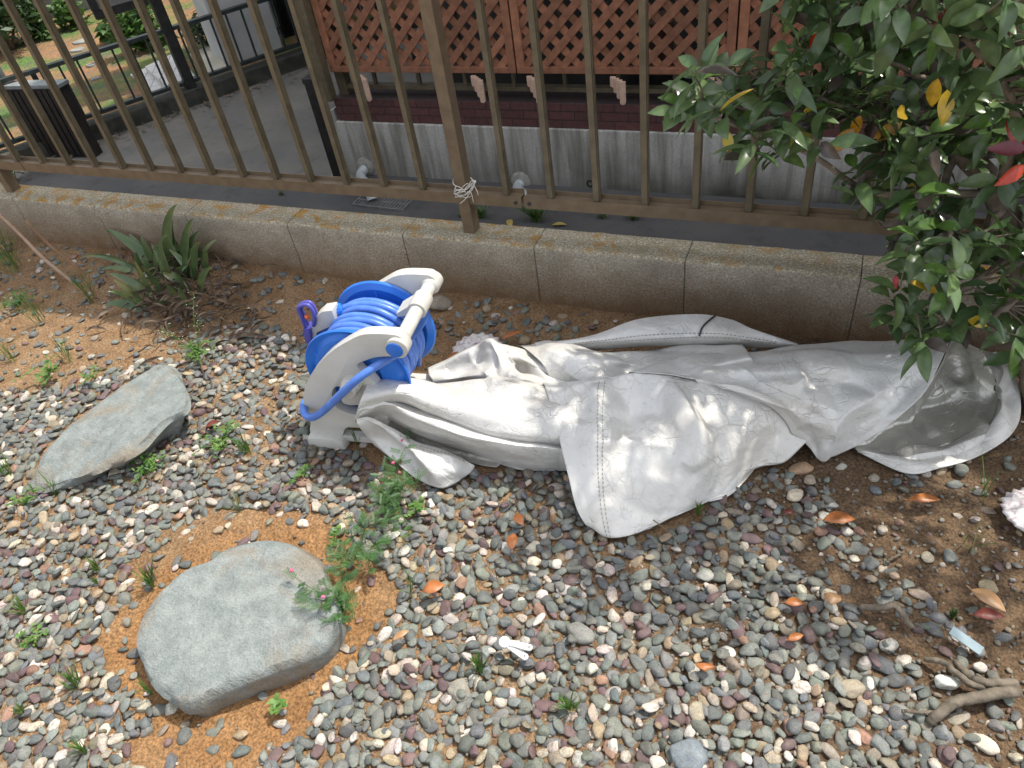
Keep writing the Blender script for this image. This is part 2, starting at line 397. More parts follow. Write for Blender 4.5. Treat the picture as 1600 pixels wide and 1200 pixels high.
# ================================================================== NEIGHBOUR: base wall, balustrade, lattice, house
def conc_mat():
    mt, nt, bs = new_mat('stained_concrete'); v = pos(nt)
    mp = nt.nodes.new('ShaderNodeMapping'); mp.inputs['Scale'].default_value = (22, 22, 1.6); nt.links.new(v, mp.inputs[0])
    drip = noise_tex(nt, mp.outputs[0], 1.0, 5, .6); fine = noise_tex(nt, v, 90, 4, .6); big = noise_tex(nt, v, 2.3, 4, .6)
    cc = ramp(nt, fine, [(.3, (.42, .41, .37)), (.7, (.58, .565, .52))])
    cc = mix(nt, ramp(nt, drip, [(.42, (0, 0, 0)), (.64, (.85, .85, .85))]), cc, (.19, .18, .15))
    sx = nt.nodes.new('ShaderNodeSeparateXYZ'); nt.links.new(v, sx.inputs[0])
    ma = N(nt, 'ShaderNodeMath', operation='MULTIPLY_ADD'); nt.links.new(big, ma.inputs[0]); ma.inputs[1].default_value = -.45; nt.links.new(sx.outputs[2], ma.inputs[2])
    mr = N(nt, 'ShaderNodeMapRange'); nt.links.new(ma.outputs[0], mr.inputs[0]); mr.inputs[1].default_value = -.43; mr.inputs[2].default_value = -.62
    xr = N(nt, 'ShaderNodeMapRange'); nt.links.new(sx.outputs[0], xr.inputs[0]); xr.inputs[1].default_value = .8; xr.inputs[2].default_value = 2.2; xr.inputs[3].default_value = .35; xr.inputs[4].default_value = 1
    mm = N(nt, 'ShaderNodeMath', operation='MULTIPLY'); nt.links.new(mr.outputs[0], mm.inputs[0]); nt.links.new(xr.outputs[0], mm.inputs[1])
    cc = mix(nt, mm.outputs[0], cc, (.075, .075, .06))
    nt.links.new(cc, bs.inputs['Base Color']); bs.inputs['Roughness'].default_value = .9; bump(nt, bs, fine, .4, .004)
    return mt
M_CONC = conc_mat()
def brick_mat():
    mt, nt, bs = new_mat('dark_brick'); v = pos(nt)
    bt = N(nt, 'ShaderNodeTexBrick'); mp = nt.nodes.new('ShaderNodeMapping'); mp.inputs['Rotation'].default_value = (math.radians(90), 0, 0); mp.inputs['Location'].default_value = (0, 0, 0)
    cx = nt.nodes.new('ShaderNodeSeparateXYZ'); nt.links.new(v, cx.inputs[0]); cb = nt.nodes.new('ShaderNodeCombineXYZ'); nt.links.new(cx.outputs[0], cb.inputs[0]); nt.links.new(cx.outputs[2], cb.inputs[1])
    of = N(nt, 'ShaderNodeVectorMath', operation='ADD'); nt.links.new(cb.outputs[0], of.inputs[0]); of.inputs[1].default_value = (0, .125, 0)
    nt.links.new(of.outputs[0], bt.inputs['Vector'])
    bt.inputs['Scale'].default_value = 1; bt.inputs['Brick Width'].default_value = .118; bt.inputs['Row Height'].default_value = .038; bt.inputs['Mortar Size'].default_value = .0022
    bt.inputs['Color1'].default_value = (.090, .036, .033, 1); bt.inputs['Color2'].default_value = (.125, .048, .044, 1); bt.inputs['Mortar'].default_value = (.035, .022, .02, 1); bt.inputs['Mortar Smooth'].default_value = .2
    nz = noise_tex(nt, v, 60, 4); cc = mix(nt, .5, bt.outputs['Color'], ramp(nt, nz, [(.3, (.5, .5, .5)), (.7, (1.2, 1.2, 1.2))]), 'MULTIPLY')
    nt.links.new(cc, bs.inputs['Base Color']); bs.inputs['Roughness'].default_value = .75
    iv = N(nt, 'ShaderNodeMath', operation='SUBTRACT'); iv.inputs[0].default_value = 1; nt.links.new(bt.outputs['Fac'], iv.inputs[1]); bump(nt, bs, iv.outputs[0], .8, .006)
    return mt
M_BRICK = brick_mat()
XC = 0.415
nroot = thing('boundary_wall', (2, YH, LANE), 'stained concrete base wall topped by dark red brick below the lattice', 'wall')
b = MB(); b.box(XC, 6.2, YH, YH+.16, LANE-.05, -.125); b.box(XC-.012, XC-.0005, YH-.004, YH+.16, LANE-.05, -.07)
b.build('concrete_base', M_CONC, nroot, bevel=.004)
b = MB(); b.box(XC+.02, 6.2, YH+.012, YH+.15, -.1245, -.012); b.build('brick_course', M_BRICK, nroot, bevel=.003)
# drain hole collar
b = MB(); b.lathe(onY(922, 287, YH), (0, -1, 0), [(-.03, .010), (.0, .010), (.0015, .017), (-.002, .020)], 20); b.build('drain_hole', simple('hole_dark', (.01, .01, .01), (.02, .02, .02), 30, .8), nroot, smooth=True)
# dark balustrade on it
br = thing('balustrade', (2, YH+.09, 0), 'dark metal balustrade behind the lattice on the brick course', 'railing')
b = MB(); b.box(XC+.05, 6.2, YH+.06, YH+.10, .016, .034); b.build('bottom_rail', M_BRONZE2, br)
b = MB(); b.box(XC+.05, 6.2, YH+.06, YH+.10, .92, .95); b.build('top_rail', M_DARK, br)
for k in range(28):
    x = XC+.12+.118*k; b = MB(); b.box(x-.008, x+.008, YH+.072, YH+.088, .0345, .9195); b.build('baluster', M_BRONZE2 if k % 1 == 0 else M_DARK, br)
for x in (XC+.06, 2.32, 4.2):
    b = MB(); b.box(x-.0245, x+.0245, YH+.055, YH+.105, -.0115, 1.0); b.build('post', M_BRONZE2, br)
# lattice panels
M_CEDAR = simple('cedar_stain', (.215, .088, .045), (.33, .14, .076), 26, .65, 0, .25, 180, coord='pos', isl=.28)
M_SCREW = M_DARK
LZ0, LZ1, YL = .110, 1.01, YH+.03
def lattice(x0, x1, label):
    r = thing('lattice_panel', ((x0+x1)/2, YL, LZ0), label, 'lattice', 'wooden lattice panels hung on the balustrade')
    f = MB(); fw = .034
    f.box(x0, x1, YL-.014, YL+.014, LZ0, LZ0+.026); f.box(x0, x1, YL-.014, YL+.014, LZ1-.03, LZ1)
    f.box(x0, x0+fw, YL-.013, YL+.013, LZ0+.0262, LZ1-.0302); f.box(x1-fw, x1, YL-.013, YL+.013, LZ0+.0262, LZ1-.0302)
    f.build('frame', M_CEDAR, r, bevel=.002)
    a, bb, c, d = x0+fw-.004, x1-fw+.004, LZ0+.022, LZ1-.026
    for sgn, yo in ((1, -.0045), (-1, .0045)):
        s = MB(); pitch = .0835; k0 = -12
        for k in range(-14, 26):
            c0 = a+k*pitch          # line x = c0 + sgn*(z-c)
            zs = []
            for z in (c, d):
                zs.append((c0+sgn*(z-c), z))
            (xa, za), (xb, zb) = zs
            # clip to [a,bb]
            def clip(xa, za, xb, zb):
                t0, t1 = 0.0, 1.0; dx = xb-xa
                for lim, s_ in ((a, 1), (bb, -1)):
                    # s_*(x-lim)>=0
                    fa = s_*(xa-lim); fb = s_*(xb-lim)
                    if fa < 0 and fb < 0: return None
                    if fa < 0: t0 = max(t0, fa/(fa-fb))
                    elif fb < 0: t1 = min(t1, fa/(fa-fb))
                if t1-t0 < .01: return None
                return (xa+dx*t0, za+(zb-za)*t0, xa+dx*t1, za+(zb-za)*t1)
            q = clip(xa, za, xb, zb)
            if q: s.obox((q[0], YL+yo, q[1]), (q[2], YL+yo, q[3]), .0305, .0082, (0, 1, 0))
        s.build('slats', M_CEDAR, r)
lattice(.462, 1.402, 'reddish wooden lattice panel behind the fence left of the thick post')
lattice(1.409, 2.305, 'reddish wooden lattice panel just right of the thick fence post')
lattice(2.312, 3.215, 'reddish wooden lattice panel partly hidden by the leafy shrub')
# pale picket ends poking out below the lattice
M_PALE = simple('pale_wood', (.50, .33, .24), (.62, .43, .32), 40, .7, 0, .2, 200, coord='pos')
for (pxx, lab) in ((573, 'pale wooden picket ends under the lattice, left of the thick fence post'), (753, 'pale wooden picket ends under the lattice, first right of the thick post'), (842, 'pale wooden picket ends under the joint of two lattice panels'), (975, 'longest pale wooden picket ends, second bundle right of the lattice joint'), (1133, 'pale wooden picket ends half hidden by the shrub leaves')):
    e = onY(pxx, 119, YH-.02)
    r = thing('picket_bundle', e, lab, 'pickets', 'pale picket ends below the lattice')
    for i in range(4):
        s = MB(); x = e[0]-.0175*i; y = YH-.045+.016*i; zt = .105; zb = e[2]-.100+.017*i
        n = 8; prof = [(-.0115, zt), (-.0115, zb+.004)]+[(-.0115*math.cos(math.pi*t/n), zb+.004-.009*math.sin(math.pi*t/n)) for t in range(1, n)]+[(.0115, zb+.004), (.0115, zt)]
        m_ = len(prof); s.add([(x+p, y-.006, z) for p, z in prof]+[(x+p, y+.006, z) for p, z in prof], [list(range(m_))[::-1], [m_+t for t in range(m_)]]+[[t, (t+1) % m_, m_+(t+1) % m_, m_+t] for t in range(m_)])
        s.build('picket', M_PALE, r, bevel=.0015)
# neighbour's house wall and eave behind the lattice (its roof edge shades the lane)
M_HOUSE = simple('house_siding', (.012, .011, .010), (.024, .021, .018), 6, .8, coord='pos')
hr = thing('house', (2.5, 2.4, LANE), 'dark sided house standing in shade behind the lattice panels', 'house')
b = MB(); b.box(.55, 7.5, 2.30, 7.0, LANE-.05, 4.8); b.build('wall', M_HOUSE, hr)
b = MB(); b.box(.15, 7.9, 1.62, 7.3, 4.805, 4.9); b.build('roof', simple('eave', (.05, .045, .04), (.07, .06, .055), 8, .8), hr)
b = MB(); b.box(1.1, 2.7, 2.29, 2.299, .2, 2.0); b.build('window', simple('house_glass', (.02, .025, .03), (.03, .035, .04), 2, .1), hr)
# plants on the neighbour's side glimpsed through the lattice: dark planter shrubs
M_LEAFN = simple('dark_leaf', (.02, .05, .015), (.05, .10, .03), 20, .5)
for (x, z, lab) in ((1.95, .55, 'green potted plant half seen through the lattice nearer the thick post'), (2.62, .5, 'green potted plant glimpsed through the lattice beside the shrub')):
    r = thing('potted_plant', (x, YH+.35, .1), lab, 'plant')
    b = MB()
    for k in range(160):
        c = np.array([x, YH+.35, z])+rng.normal(size=3)*np.array([.11, .07, .13]); d1_ = rng.normal(size=3); d1_ /= np.linalg.norm(d1_); d2_ = np.cross(d1_, rng.normal(size=3)); d2_ /= np.linalg.norm(d2_)
        b.add([c-d1_*.03, c+d2_*.012, c+d1_*.03, c-d2_*.012], [(0, 1, 2, 3)])
    b.build('leaves', M_LEAFN, r)
    b = MB(); b.lathe((x, YH+.35, .02), (0, 0, 1), [(0, .06), (.18, .085), (.2, .09), (.2, .08)], 20); b.build('pot', simple('pot_brown', (.08, .04, .03), (.12, .06, .04), 20, .7), r, smooth=True, sharp=40)
    b = MB(); b.box(x-.12, x+.12, YH+.25, YH+.45, -.05, .018); b.build('stand', M_DARK, r)
# PVC pipes out of the wall, drain grate, black board at the corner
M_PVC = simple('grey_pvc', (.42, .45, .46), (.52, .55, .55), 20, .4)
M_PUTTY = simple('putty', (.25, .25, .22), (.36, .35, .31), 60, .9, 0, .5, 120)
def pipe(pts, label, pt):
    r = thing('drain_pipe', pts[0], label, 'pipe', 'white drain pipes at the foot of the far wall')
    b = MB(); b.tube(cr_spline(pts, 16), .024, 16); b.build('tube', M_PVC, r, smooth=True, sharp=50)
    b = MB(); b.lathe(pts[0], (0, -1, 0), [(0, .052), (.006, .046), (.014, .03), (.016, .022)], 18); b.build('collar', M_PUTTY, r, smooth=True)
p0 = onY(571, 261, YH); pipe([p0, p0+np.array([.0, -.06, -.02]), Lp(574, 290, -.33), Lp(582, 312, LANE+.02)], 'white drain pipe bending down to the grate near the dark corner board', 0)
p0 = onY(814, 284, YH); pipe([p0, p0+np.array([0, -.05, -.01]), Lp(818, 305, -.36), Lp(822, 320, LANE+.02)], 'short white drain pipe behind the rail right of the post', 0)
gr = MB(); ga, gb_ = Lp(552, 322), Lp(628, 331)
gd = (gb_-ga); gl = np.linalg.norm(gd); gd /= gl; gnv = np.array([-gd[1], gd[0], 0]); gw = .10
M_GRATE = simple('galvanised', (.28, .28, .28), (.4, .4, .4), 40, .5, .6)
for k in range(17): gr.obox(ga+gd*gl*k/16+np.array([0, 0, .006]), ga+gd*gl*k/16+gnv*gw+np.array([0, 0, .006]), .005, .012)
for t in (0, .5, 1): gr.obox(ga+gnv*gw*t-gd*.004+np.array([0, 0, .0065]), gb_+gnv*gw*t+gd*.004+np.array([0, 0, .0065]), .005, .012)
tag(gr.build('drain_grate', M_GRATE), 'small steel drain grate in the lane under the bent pipe', 'drain')
bb0 = Lp(541, 300); bt0 = onY(487, 125, bb0[1])[2]; bq = MB(); bq.box(bb0[0]-.05, bb0[0], bb0[1], bb0[1]+.05, LANE, bt0); bq.box(bb0[0]-.054, bb0[0]+.004, bb0[1]-.004, bb0[1]+.054, bt0-.02, bt0+.006)
tag(bq.build('corner_stake', M_DARK, bevel=.003), 'square black post standing at the left corner of the far wall', 'post')
bq = MB(); bq.box(XC-.005, XC+.045, YH-.035, YH+.015, -.011, 1.05); bq.box(XC-.012, XC+.052, YH-.037, YH+.017, 1.0505, 1.06)
tag(bq.build('end_post', M_BRONZE2, bevel=.003), 'bronze end post at the left edge of the lattice panels', 'post')

# ================================================================== ACROSS THE DRIVEWAY
UPZ = np.array([0, 0, 1.0])
KZ = .10
M_KERB = simple('old_kerb', (.03, .032, .024), (.065, .065, .05), 14, .9, 0, .5, 60, coord='pos')
kb_ = MB(); kc0 = kA-kd*3.2; kc1 = kB+kd*1.6
kb_.obox(kc0-kn*.06+UPZ*(.5*(KZ+.05)-.05), kc1-kn*.06+UPZ*(.5*(KZ+.05)-.05), .12, KZ+.05)
tag(kb_.build('kerb', M_KERB, bevel=.008), kind='structure')
lt = MB(); lrng = np.random.default_rng(8)
for k in range(260):
    q_ = kc0+kd*lrng.uniform(1.6, 4.9)+kn*(.01+abs(lrng.normal())*.10); q_[2] = LANE+.006+lrng.uniform(0, .012); a_q = lrng.uniform(0, 6.28); l_q = lrng.uniform(.012, .035); dq = np.array([math.cos(a_q), math.sin(a_q), lrng.normal()*.2])*l_q; eq = np.array([-math.sin(a_q), math.cos(a_q), lrng.normal()*.3])*l_q*.3
    lt.add([q_-dq, q_+eq, q_+dq+UPZ*.004, q_-eq], [(0, 1, 2, 3)])
tag(lt.build('leaf_litter', simple('litter_brown', (.06, .045, .03), (.20, .15, .10), 30, .9, isl=.5)), 'dry brown leaf litter drifted along the kerb', 'litter', kind='stuff')
# garden on the far side
def garden_mat():
    mt, nt, bs = new_mat('far_garden'); v = pos(nt)
    f = noise_tex(nt, v, 2.4, 5, .6); g = noise_tex(nt, v, 60, 4, .6); e = noise_tex(nt, v, 8, 4)
    s = ramp(nt, g, [(.3, (.20, .105, .045)), (.7, (.31, .18, .09))])
    gr_ = ramp(nt, g, [(.3, (.045, .10, .02)), (.7, (.12, .19, .045))])
    cc = mix(nt, ramp(nt, f, [(.46, (0, 0, 0)), (.6, (1, 1, 1))]), s, gr_); cc = mix(nt, ramp(nt, e, [(.5, (0, 0, 0)), (.7, (.6, .6, .6))]), cc, (.10, .095, .085))
    nt.links.new(cc, bs.inputs['Base Color']); bs.inputs['Roughness'].default_value = 1; bump(nt, bs, g, .8, .03)
    return mt
GZF = LANE+KZ-.01
g0 = kc0-kn*.12; g1 = kc1-kn*.12
gf = MB(); gf.add([tuple(g0+UPZ*(GZF-LANE)), tuple(g1+UPZ*(GZF-LANE)), tuple(g1-kn*30+kd*20+UPZ*(GZF-LANE)), tuple(g0-kn*30-kd*30+UPZ*(GZF-LANE))], [(0, 1, 2, 3)])
tag(gf.build('far_garden', garden_mat(), fix=True), kind='structure')
def Gp(x, y): return onZ(x, y, GZF)
# black railing along the kerb
FP = kA-kn*.06; FN = kn
def Fp(x, y): return onP(x, y, FP, FN)
br2 = thing('railing', tuple(Fp(200, 180)), 'low black metal railing along the kerb across the driveway', 'railing')
tl0, tl1 = Fp(41, 114), Fp(240, 53); bl0, bl1 = Fp(122, 186), Fp(262, 139)
zt = (tl0[2]+tl1[2])/2; zb = (bl0[2]+bl1[2])/2
ff = lambda s, z: FP+kd*s+UPZ*(z-FP[2])
s_of = lambda P: float((P-FP) @ kd)
M_RAIL = simple('railing_black', (.02, .028, .026), (.05, .06, .055), 20, .4, .3)
s0, s1 = s_of(Fp(0, 120))-2, s_of(Fp(300, 165))-.02
sp = s_of(Fp(308, 160))
s2 = s_of(Fp(480, 60))+.6
for (sa, sb_) in ((s0, sp-.035), (sp+.035, s2)):
    b = MB(); b.obox(ff(sa, zt), ff(sb_, zt), .045, .022); b.build('top_rail', M_RAIL, br2)
    b = MB(); b.obox(ff(sa, zb), ff(sb_, zb), .035, .022); b.build('bottom_rail', M_RAIL, br2)
pick = []
sstep = (s_of(Fp(120, 150))-s_of(Fp(103, 150)))
k = s0
while k < s2:
    if abs(k-sp) > .06:
        b = MB(); b.obox(ff(k, zb+.0115), ff(k, zt-.0115), .012, .012, tuple(kn)); b.build('baluster', M_RAIL, br2)
    k += .105
for sx_ in (s_of(Fp(205, 120)), s_of(Fp(60, 160)), sp-1.9):
    b = MB(); b.obox(ff(sx_+.05, GZF-.05), ff(sx_+.05, zt-.012), .03, .03, tuple(kn)); b.build('post', M_DARK, br2)
# tall black gate post with a framed notice board hung above the railing
gp = thing('gate_post', tuple(ff(sp, LANE)), 'tall black metal gate post standing in the gap of the railing', 'post')
b = MB(); b.obox(ff(sp, LANE), ff(sp, 1.9), .06, .06, tuple(kn)); b.build('shaft', M_DARK, gp, bevel=.004)
b = MB(); b.obox(ff(sp+.034, LANE), ff(sp+.034, 1.2), .006, .03, tuple(kn)); b.build('edge_strip', M_RAIL, gp)
nb = thing('notice_board', tuple(Fp(200, 20)), 'grey board in a dark frame fixed to the gate post', 'board')
c0, c1 = Fp(150, 30), Fp(262, 2); hgt = .55
dirb = c1-c0; dirb /= np.linalg.norm(dirb)
pa = ff(s_of(c0), c0[2]); pb = ff(sp-.04, c0[2])
b = MB(); b.obox(pa+UPZ*.02-kn*.0, pb+UPZ*.02, .03, .045, tuple(UPZ)); b.obox(pa+UPZ*hgt, pb+UPZ*hgt, .03, .045, tuple(UPZ)); b.obox(pa+UPZ*.0435+kd*.02, pa+UPZ*(hgt-.0235)+kd*.02, .045, .028, tuple(kn)); b.build('frame', M_DARK, nb)
b = MB(); b.obox(pa+kd*.043+UPZ*hgt/2, pb-kd*.001+UPZ*hgt/2, .012, hgt-.07, tuple(UPZ)); b.build('panel', simple('board_grey', (.16, .15, .14), (.24, .22, .2), 12, .7), nb)
# brown slatted pillar with a grey cap
pl = thing('gate_pillar', tuple(Lp(110, 245)), 'dark brown boxy pillar with a pale grey cap at the driveway edge', 'pillar')
A0, A1 = Lp(72, 246), Lp(150, 247); dA = (A1-A0); wA = np.linalg.norm(dA); dA /= wA; nA = np.array([-dA[1], dA[0], 0])
hp = onP(45, 133, A0, nA)[2]
b = MB(); ctr = A0+dA*wA/2+nA*.035
b.obox(ctr+UPZ*0, ctr+UPZ*(hp-LANE-.02), wA, .07, tuple(nA))
M_PILL = simple('pillar_brown', (.010, .008, .007), (.024, .018, .015), 25, .6)
b.build('body', M_PILL, pl, bevel=.006)
for k in range(9):
    b2 = MB(); q = A0+dA*wA*(k+.5)/9-nA*.003; b2.obox(q+UPZ*.02, q+UPZ*(hp-LANE-.03), wA/9*.72, .01, tuple(nA)); b2.build('slat', M_PILL, pl)
b = MB(); b.obox(ctr-dA*(wA/2+.015)+UPZ*(hp-LANE-.01), ctr+dA*(wA/2+.015)+UPZ*(hp-LANE-.01), .085, .022); b.build('cap', simple('cap_grey', (.17, .19, .19), (.24, .26, .26), 20, .5), pl, bevel=.005)
# steps / tiled porch and white house front at the back
M_TILE = None
def tile_mat():
    mt, nt, bs = new_mat('white_tiles'); v = objco(nt)
    bt = N(nt, 'ShaderNodeTexBrick'); bt.inputs['Scale'].default_value = 1; bt.inputs['Brick Width'].default_value = .16; bt.inputs['Row Height'].default_value = .08; bt.inputs['Mortar Size'].default_value = .004; bt.offset = 0
    mp = nt.nodes.new('ShaderNodeMapping'); mp.inputs['Rotation'].default_value = (0, 0, math.atan2(kd[1], kd[0])); nt.links.new(v, mp.inputs[0]); nt.links.new(mp.outputs[0], bt.inputs['Vector'])
    bt.inputs['Color1'].default_value = (.52, .51, .49, 1); bt.inputs['Color2'].default_value = (.58, .57, .54, 1); bt.inputs['Mortar'].default_value = (.3, .3, .29, 1)
    nt.links.new(bt.outputs[0], bs.inputs['Base Color']); bs.inputs['Roughness'].default_value = .6; return mt
M_TILE = tile_mat()
st = thing('porch_steps', tuple(Gp(270, 120)), 'white tiled steps beyond the railing in the sunny garden', 'steps')
def slab(pxs, z0, z1, name, mat, par):
    b = MB(); top = [onZ(x, y, z1) for x, y in pxs]; n = len(top)
    top = [p-kn*max(0.0, .135-float((kA-p) @ kn)) for p in top]
    b.add([tuple(p) for p in top]+[(p[0], p[1], z0) for p in top], [list(range(n)), [n+i for i in range(n)][::-1]]+[[i, (i+1) % n, n+(i+1) % n, n+i] for i in range(n)])
    return b.build(name, mat, par, fix=True, bevel=.004)
slab([(203, 116), (258, 163), (285, 153), (228, 105)], GZF-.02, GZF+.012, 'tread', M_TILE, st)
slab([(226, 104), (283, 152), (322, 130), (276, 80)], GZF-.02, GZF+.05, 'tread', M_TILE, st)
slab([(296, 84), (336, 126), (362, 110), (330, 68)], GZF-.02, GZF+.02, 'landing', simple('porch_cream', (.45, .42, .33), (.5, .47, .38), 8, .8), st)
# white house front
M_WHITE = simple('white_render', (.42, .42, .41), (.52, .52, .5), 5, .8, 0, .2, 60, coord='pos')
hb = thing('white_house', tuple(Gp(390, 100)), 'white rendered house front with dark window bars beyond the railing', 'house')
wA_ = onZ(356, 103, GZF); wB_ = onZ(505, 60, GZF); wd = kd
wbse = wA_-UPZ*.05
b = MB()
mid_ = wbse+wd*.45
b.obox(wbse-kn*.15+UPZ*1.6, wbse+wd*.42-kn*.15+UPZ*1.6, .3, 3.2); b.build('pillar', M_WHITE, hb, bevel=.01)
b = MB(); b.obox(wbse+wd*.42-kn*.35+UPZ*1.6, wbse+wd*5-kn*.35+UPZ*1.6, .3, 3.2); b.build('wall', simple('dim_render', (.26, .27, .26), (.34, .35, .33), 5, .8), hb, bevel=.01)
for (pxa, pya) in ((412, 60), (448, 50)):
    q = onP(pxa, pya, wbse-kn*.2, kn)
    w_ = MB(); w_.obox(q+UPZ*-.25, q+UPZ*1.6, .07, .03, tuple(kn)); w_.obox(q+wd*.2+UPZ*-.25, q+wd*.2+UPZ*1.6, .07, .03, tuple(kn)); w_.obox(q+wd*.035+UPZ*.02, q+wd*.165+UPZ*.02, .03, .05); w_.build('window_frame', M_DARK, hb)
# far grey wall, bushes, stepping stones, dark tree
M_FARW = simple('far_wall', (.16, .16, .155), (.26, .26, .25), 5, .9, 0, .3, 30, coord='pos')
fw = MB(); fa, fb = onZ(-60, 62, GZF), onZ(150, 12, GZF); fdd = (fb-fa)/np.linalg.norm(fb-fa); fnn = np.array([-fdd[1], fdd[0], 0])
fw.obox(fa-fdd*3+UPZ*.6+fnn*.1, fb+fdd*6+UPZ*.6+fnn*.1, .15, 1.4)
tag(fw.build('garden_wall', M_FARW, bevel=.01), 'plain grey concrete wall at the back of the far garden', 'wall')
M_FSTONE = simple('far_stone', (.15, .15, .14), (.26, .25, .23), 14, .85, 0, .5, 60)
for (x, y, w, h, lab) in ((128, 66, 28, 12, 'rearmost round stepping stone on the sunny soil beyond the railing'), (122, 79, 24, 11, 'oval stepping stone right above the railing top'), (168, 63, 20, 9, 'pale stepping stone beside the green hosta leaves'), (143, 103, 18, 11, 'stepping stone seen through the railing bars'), (150, 124, 16, 9, 'lowest stepping stone behind the railing bars')):
    c = Gp(x, y); a_ = pxm(w/2, c); bq_ = MB(); pts = []
    n = 18
    rr = [1+.12*math.sin(3*t+x)+.08*math.sin(5*t+y) for t in np.linspace(0, 2*math.pi, n, endpoint=False)]
    rings = []
    for (s_, z_) in ((1.0, -.02), (1.0, .004), (.93, .012), (.5, .016)): rings.append([(c[0]+a_*s_*rr[i]*math.cos(2*math.pi*i/n), c[1]+a_*.9*s_*rr[i]*math.sin(2*math.pi*i/n), GZF+z_) for i in range(n)])
    vs = sum(rings, []); fs = [[r*n+i, r*n+(i+1) % n, (r+1)*n+(i+1) % n, (r+1)*n+i] for r in range(3) for i in range(n)]+[[3*n+i for i in range(n)]]
    bq_.add(vs, fs); tag(bq_.build('stepping_stone', M_FSTONE, smooth=True, sharp=50), lab, 'stepping stone', 'stepping stones beyond the railing')

def leafmat(name, c1, c2, rough=.4, trans=.25, scale=9):
    mt, nt, bs = new_mat(name); v = objco(nt)
    at = N(nt, 'ShaderNodeAttribute'); at.attribute_name = 'tint'
    nt.links.new(mix(nt, 1.0, ramp(nt, noise_tex(nt, v, scale, 3), [(.35, c1), (.65, c2)]), at.outputs['Color'], 'MULTIPLY') if name.startswith('t_') else ramp(nt, noise_tex(nt, v, scale, 3), [(.35, c1), (.65, c2)]), bs.inputs['Base Color'])
    bs.inputs['Roughness'].default_value = rough
    if trans:
        tr = nt.nodes.new('ShaderNodeBsdfTranslucent'); nt.links.new(bs.inputs['Base Color'].links[0].from_socket, tr.inputs[0])
        ms = nt.nodes.new('ShaderNodeMixShader'); ms.inputs[0].default_value = trans
        out = nt.nodes['Material Output']; nt.links.new(bs.outputs[0], ms.inputs[1]); nt.links.new(tr.outputs[0], ms.inputs[2]); nt.links.new(ms.outputs[0], out.inputs[0])
    return mt
M_BUSH = leafmat('bush_leaf', (.03, .085, .015), (.10, .19, .04), .5)
M_BUSHD = leafmat('dark_bush_leaf', (.012, .035, .01), (.035, .08, .02), .5, .1)
M_TWIG = simple('twig', (.10, .075, .05), (.18, .14, .10), 30, .85)
def bush(c, r, n, leaf, mat, name, label, cat, trunk=True, sq=.8, grp=None):
    root = thing(name, c, label, cat, grp); b = MB(); rg = np.random.default_rng(int(abs(c[0]*1000))+n)
    blobs = [np.array([0, 0, r*.8])+rg.normal(size=3)*r*.42 for _ in range(12)]
    for k in range(n):
        q = np.asarray(c)+blobs[k % 12]+rg.normal(size=3)*r*.26; q[2] = max(q[2], c[2]+.02)
        d = rg.normal(size=3); d[2] = abs(d[2])*.5; d /= np.linalg.norm(d); e = np.cross(d, rg.normal(size=3)); e /= np.linalg.norm(e); l = leaf*rg.uniform(.6, 1.2)
        b.add([q-d*l, q+e*l*.35, q+d*l, q-e*l*.35], [(0, 1, 2, 3)])
    b.build('crown', mat, root)
    if trunk:
        t = MB()
        for bl in blobs[:7]: t.tube(cr_spline([np.asarray(c), np.asarray(c)+bl*.5+np.array([0, 0, .03]), np.asarray(c)+bl], 8), [r*.05*(1-.1*i) for i in range(8)], 6)
        t.build('trunk', M_TWIG, root, smooth=True)
bush(Gp(232, 78), .17, 900, .05, M_BUSH, 'garden_bush', 'rounded bright green bush beside the white tiled steps', 'bush')
bush(Gp(200, 62), .12, 500, .045, M_BUSH, 'garden_bush', 'small bright green bush left of the steps', 'bush')
bush(Gp(175, 66), .07, 90, .07, M_BUSH, 'hosta_plant', 'low broad leaved plant beside the pale stepping stone', 'plant')
bush(Gp(66, 60), .13, 700, .04, M_BUSH, 'garden_bush', 'low sunlit bush at the edge of the far lawn', 'bush')
bush(Gp(120, 42), .13, 600, .045, M_BUSH, 'garden_bush', 'pale green weedy bush in front of the far grey wall', 'bush')
bush(Gp(20, 78), .30, 1800, .05, M_BUSHD, 'dark_shrub', 'dark green shrub at the far upper corner of the garden', 'shrub')
bush(Gp(326, 74), .16, 260, .04, M_BUSHD, 'twiggy_shrub', 'thin dark twiggy shrub in front of the white house pillar', 'shrub')
tr0 = Gp(-8, 66); tt = thing('conifer_tree', tr0, 'dark drooping conifer at the far top corner of the garden', 'tree')
b = MB(); b.tube([tr0, tr0+UPZ*1.2, tr0+UPZ*2.8], [.11, .09, .03], 10); b.build('trunk', M_TWIG, tt, smooth=True)
b = MB(); rg = np.random.default_rng(5)
for k in range(2600):
    a = rg.uniform(0, 2*math.pi); h = rg.uniform(.55, 2.9); R_ = (.75-.22*h)*math.sqrt(rg.uniform(.1, 1)); q = tr0+np.array([R_*math.cos(a), R_*math.sin(a), h-.25*R_])
    d = np.array([math.cos(a), math.sin(a), -.6])+rg.normal(size=3)*.3; d /= np.linalg.norm(d); e = np.cross(d, rg.normal(size=3)); e /= np.linalg.norm(e); l = rg.uniform(.04, .09)
    b.add([q-d*l, q+e*l*.22, q+d*l, q-e*l*.22], [(0, 1, 2, 3)])
b.build('crown', M_BUSHD, tt)
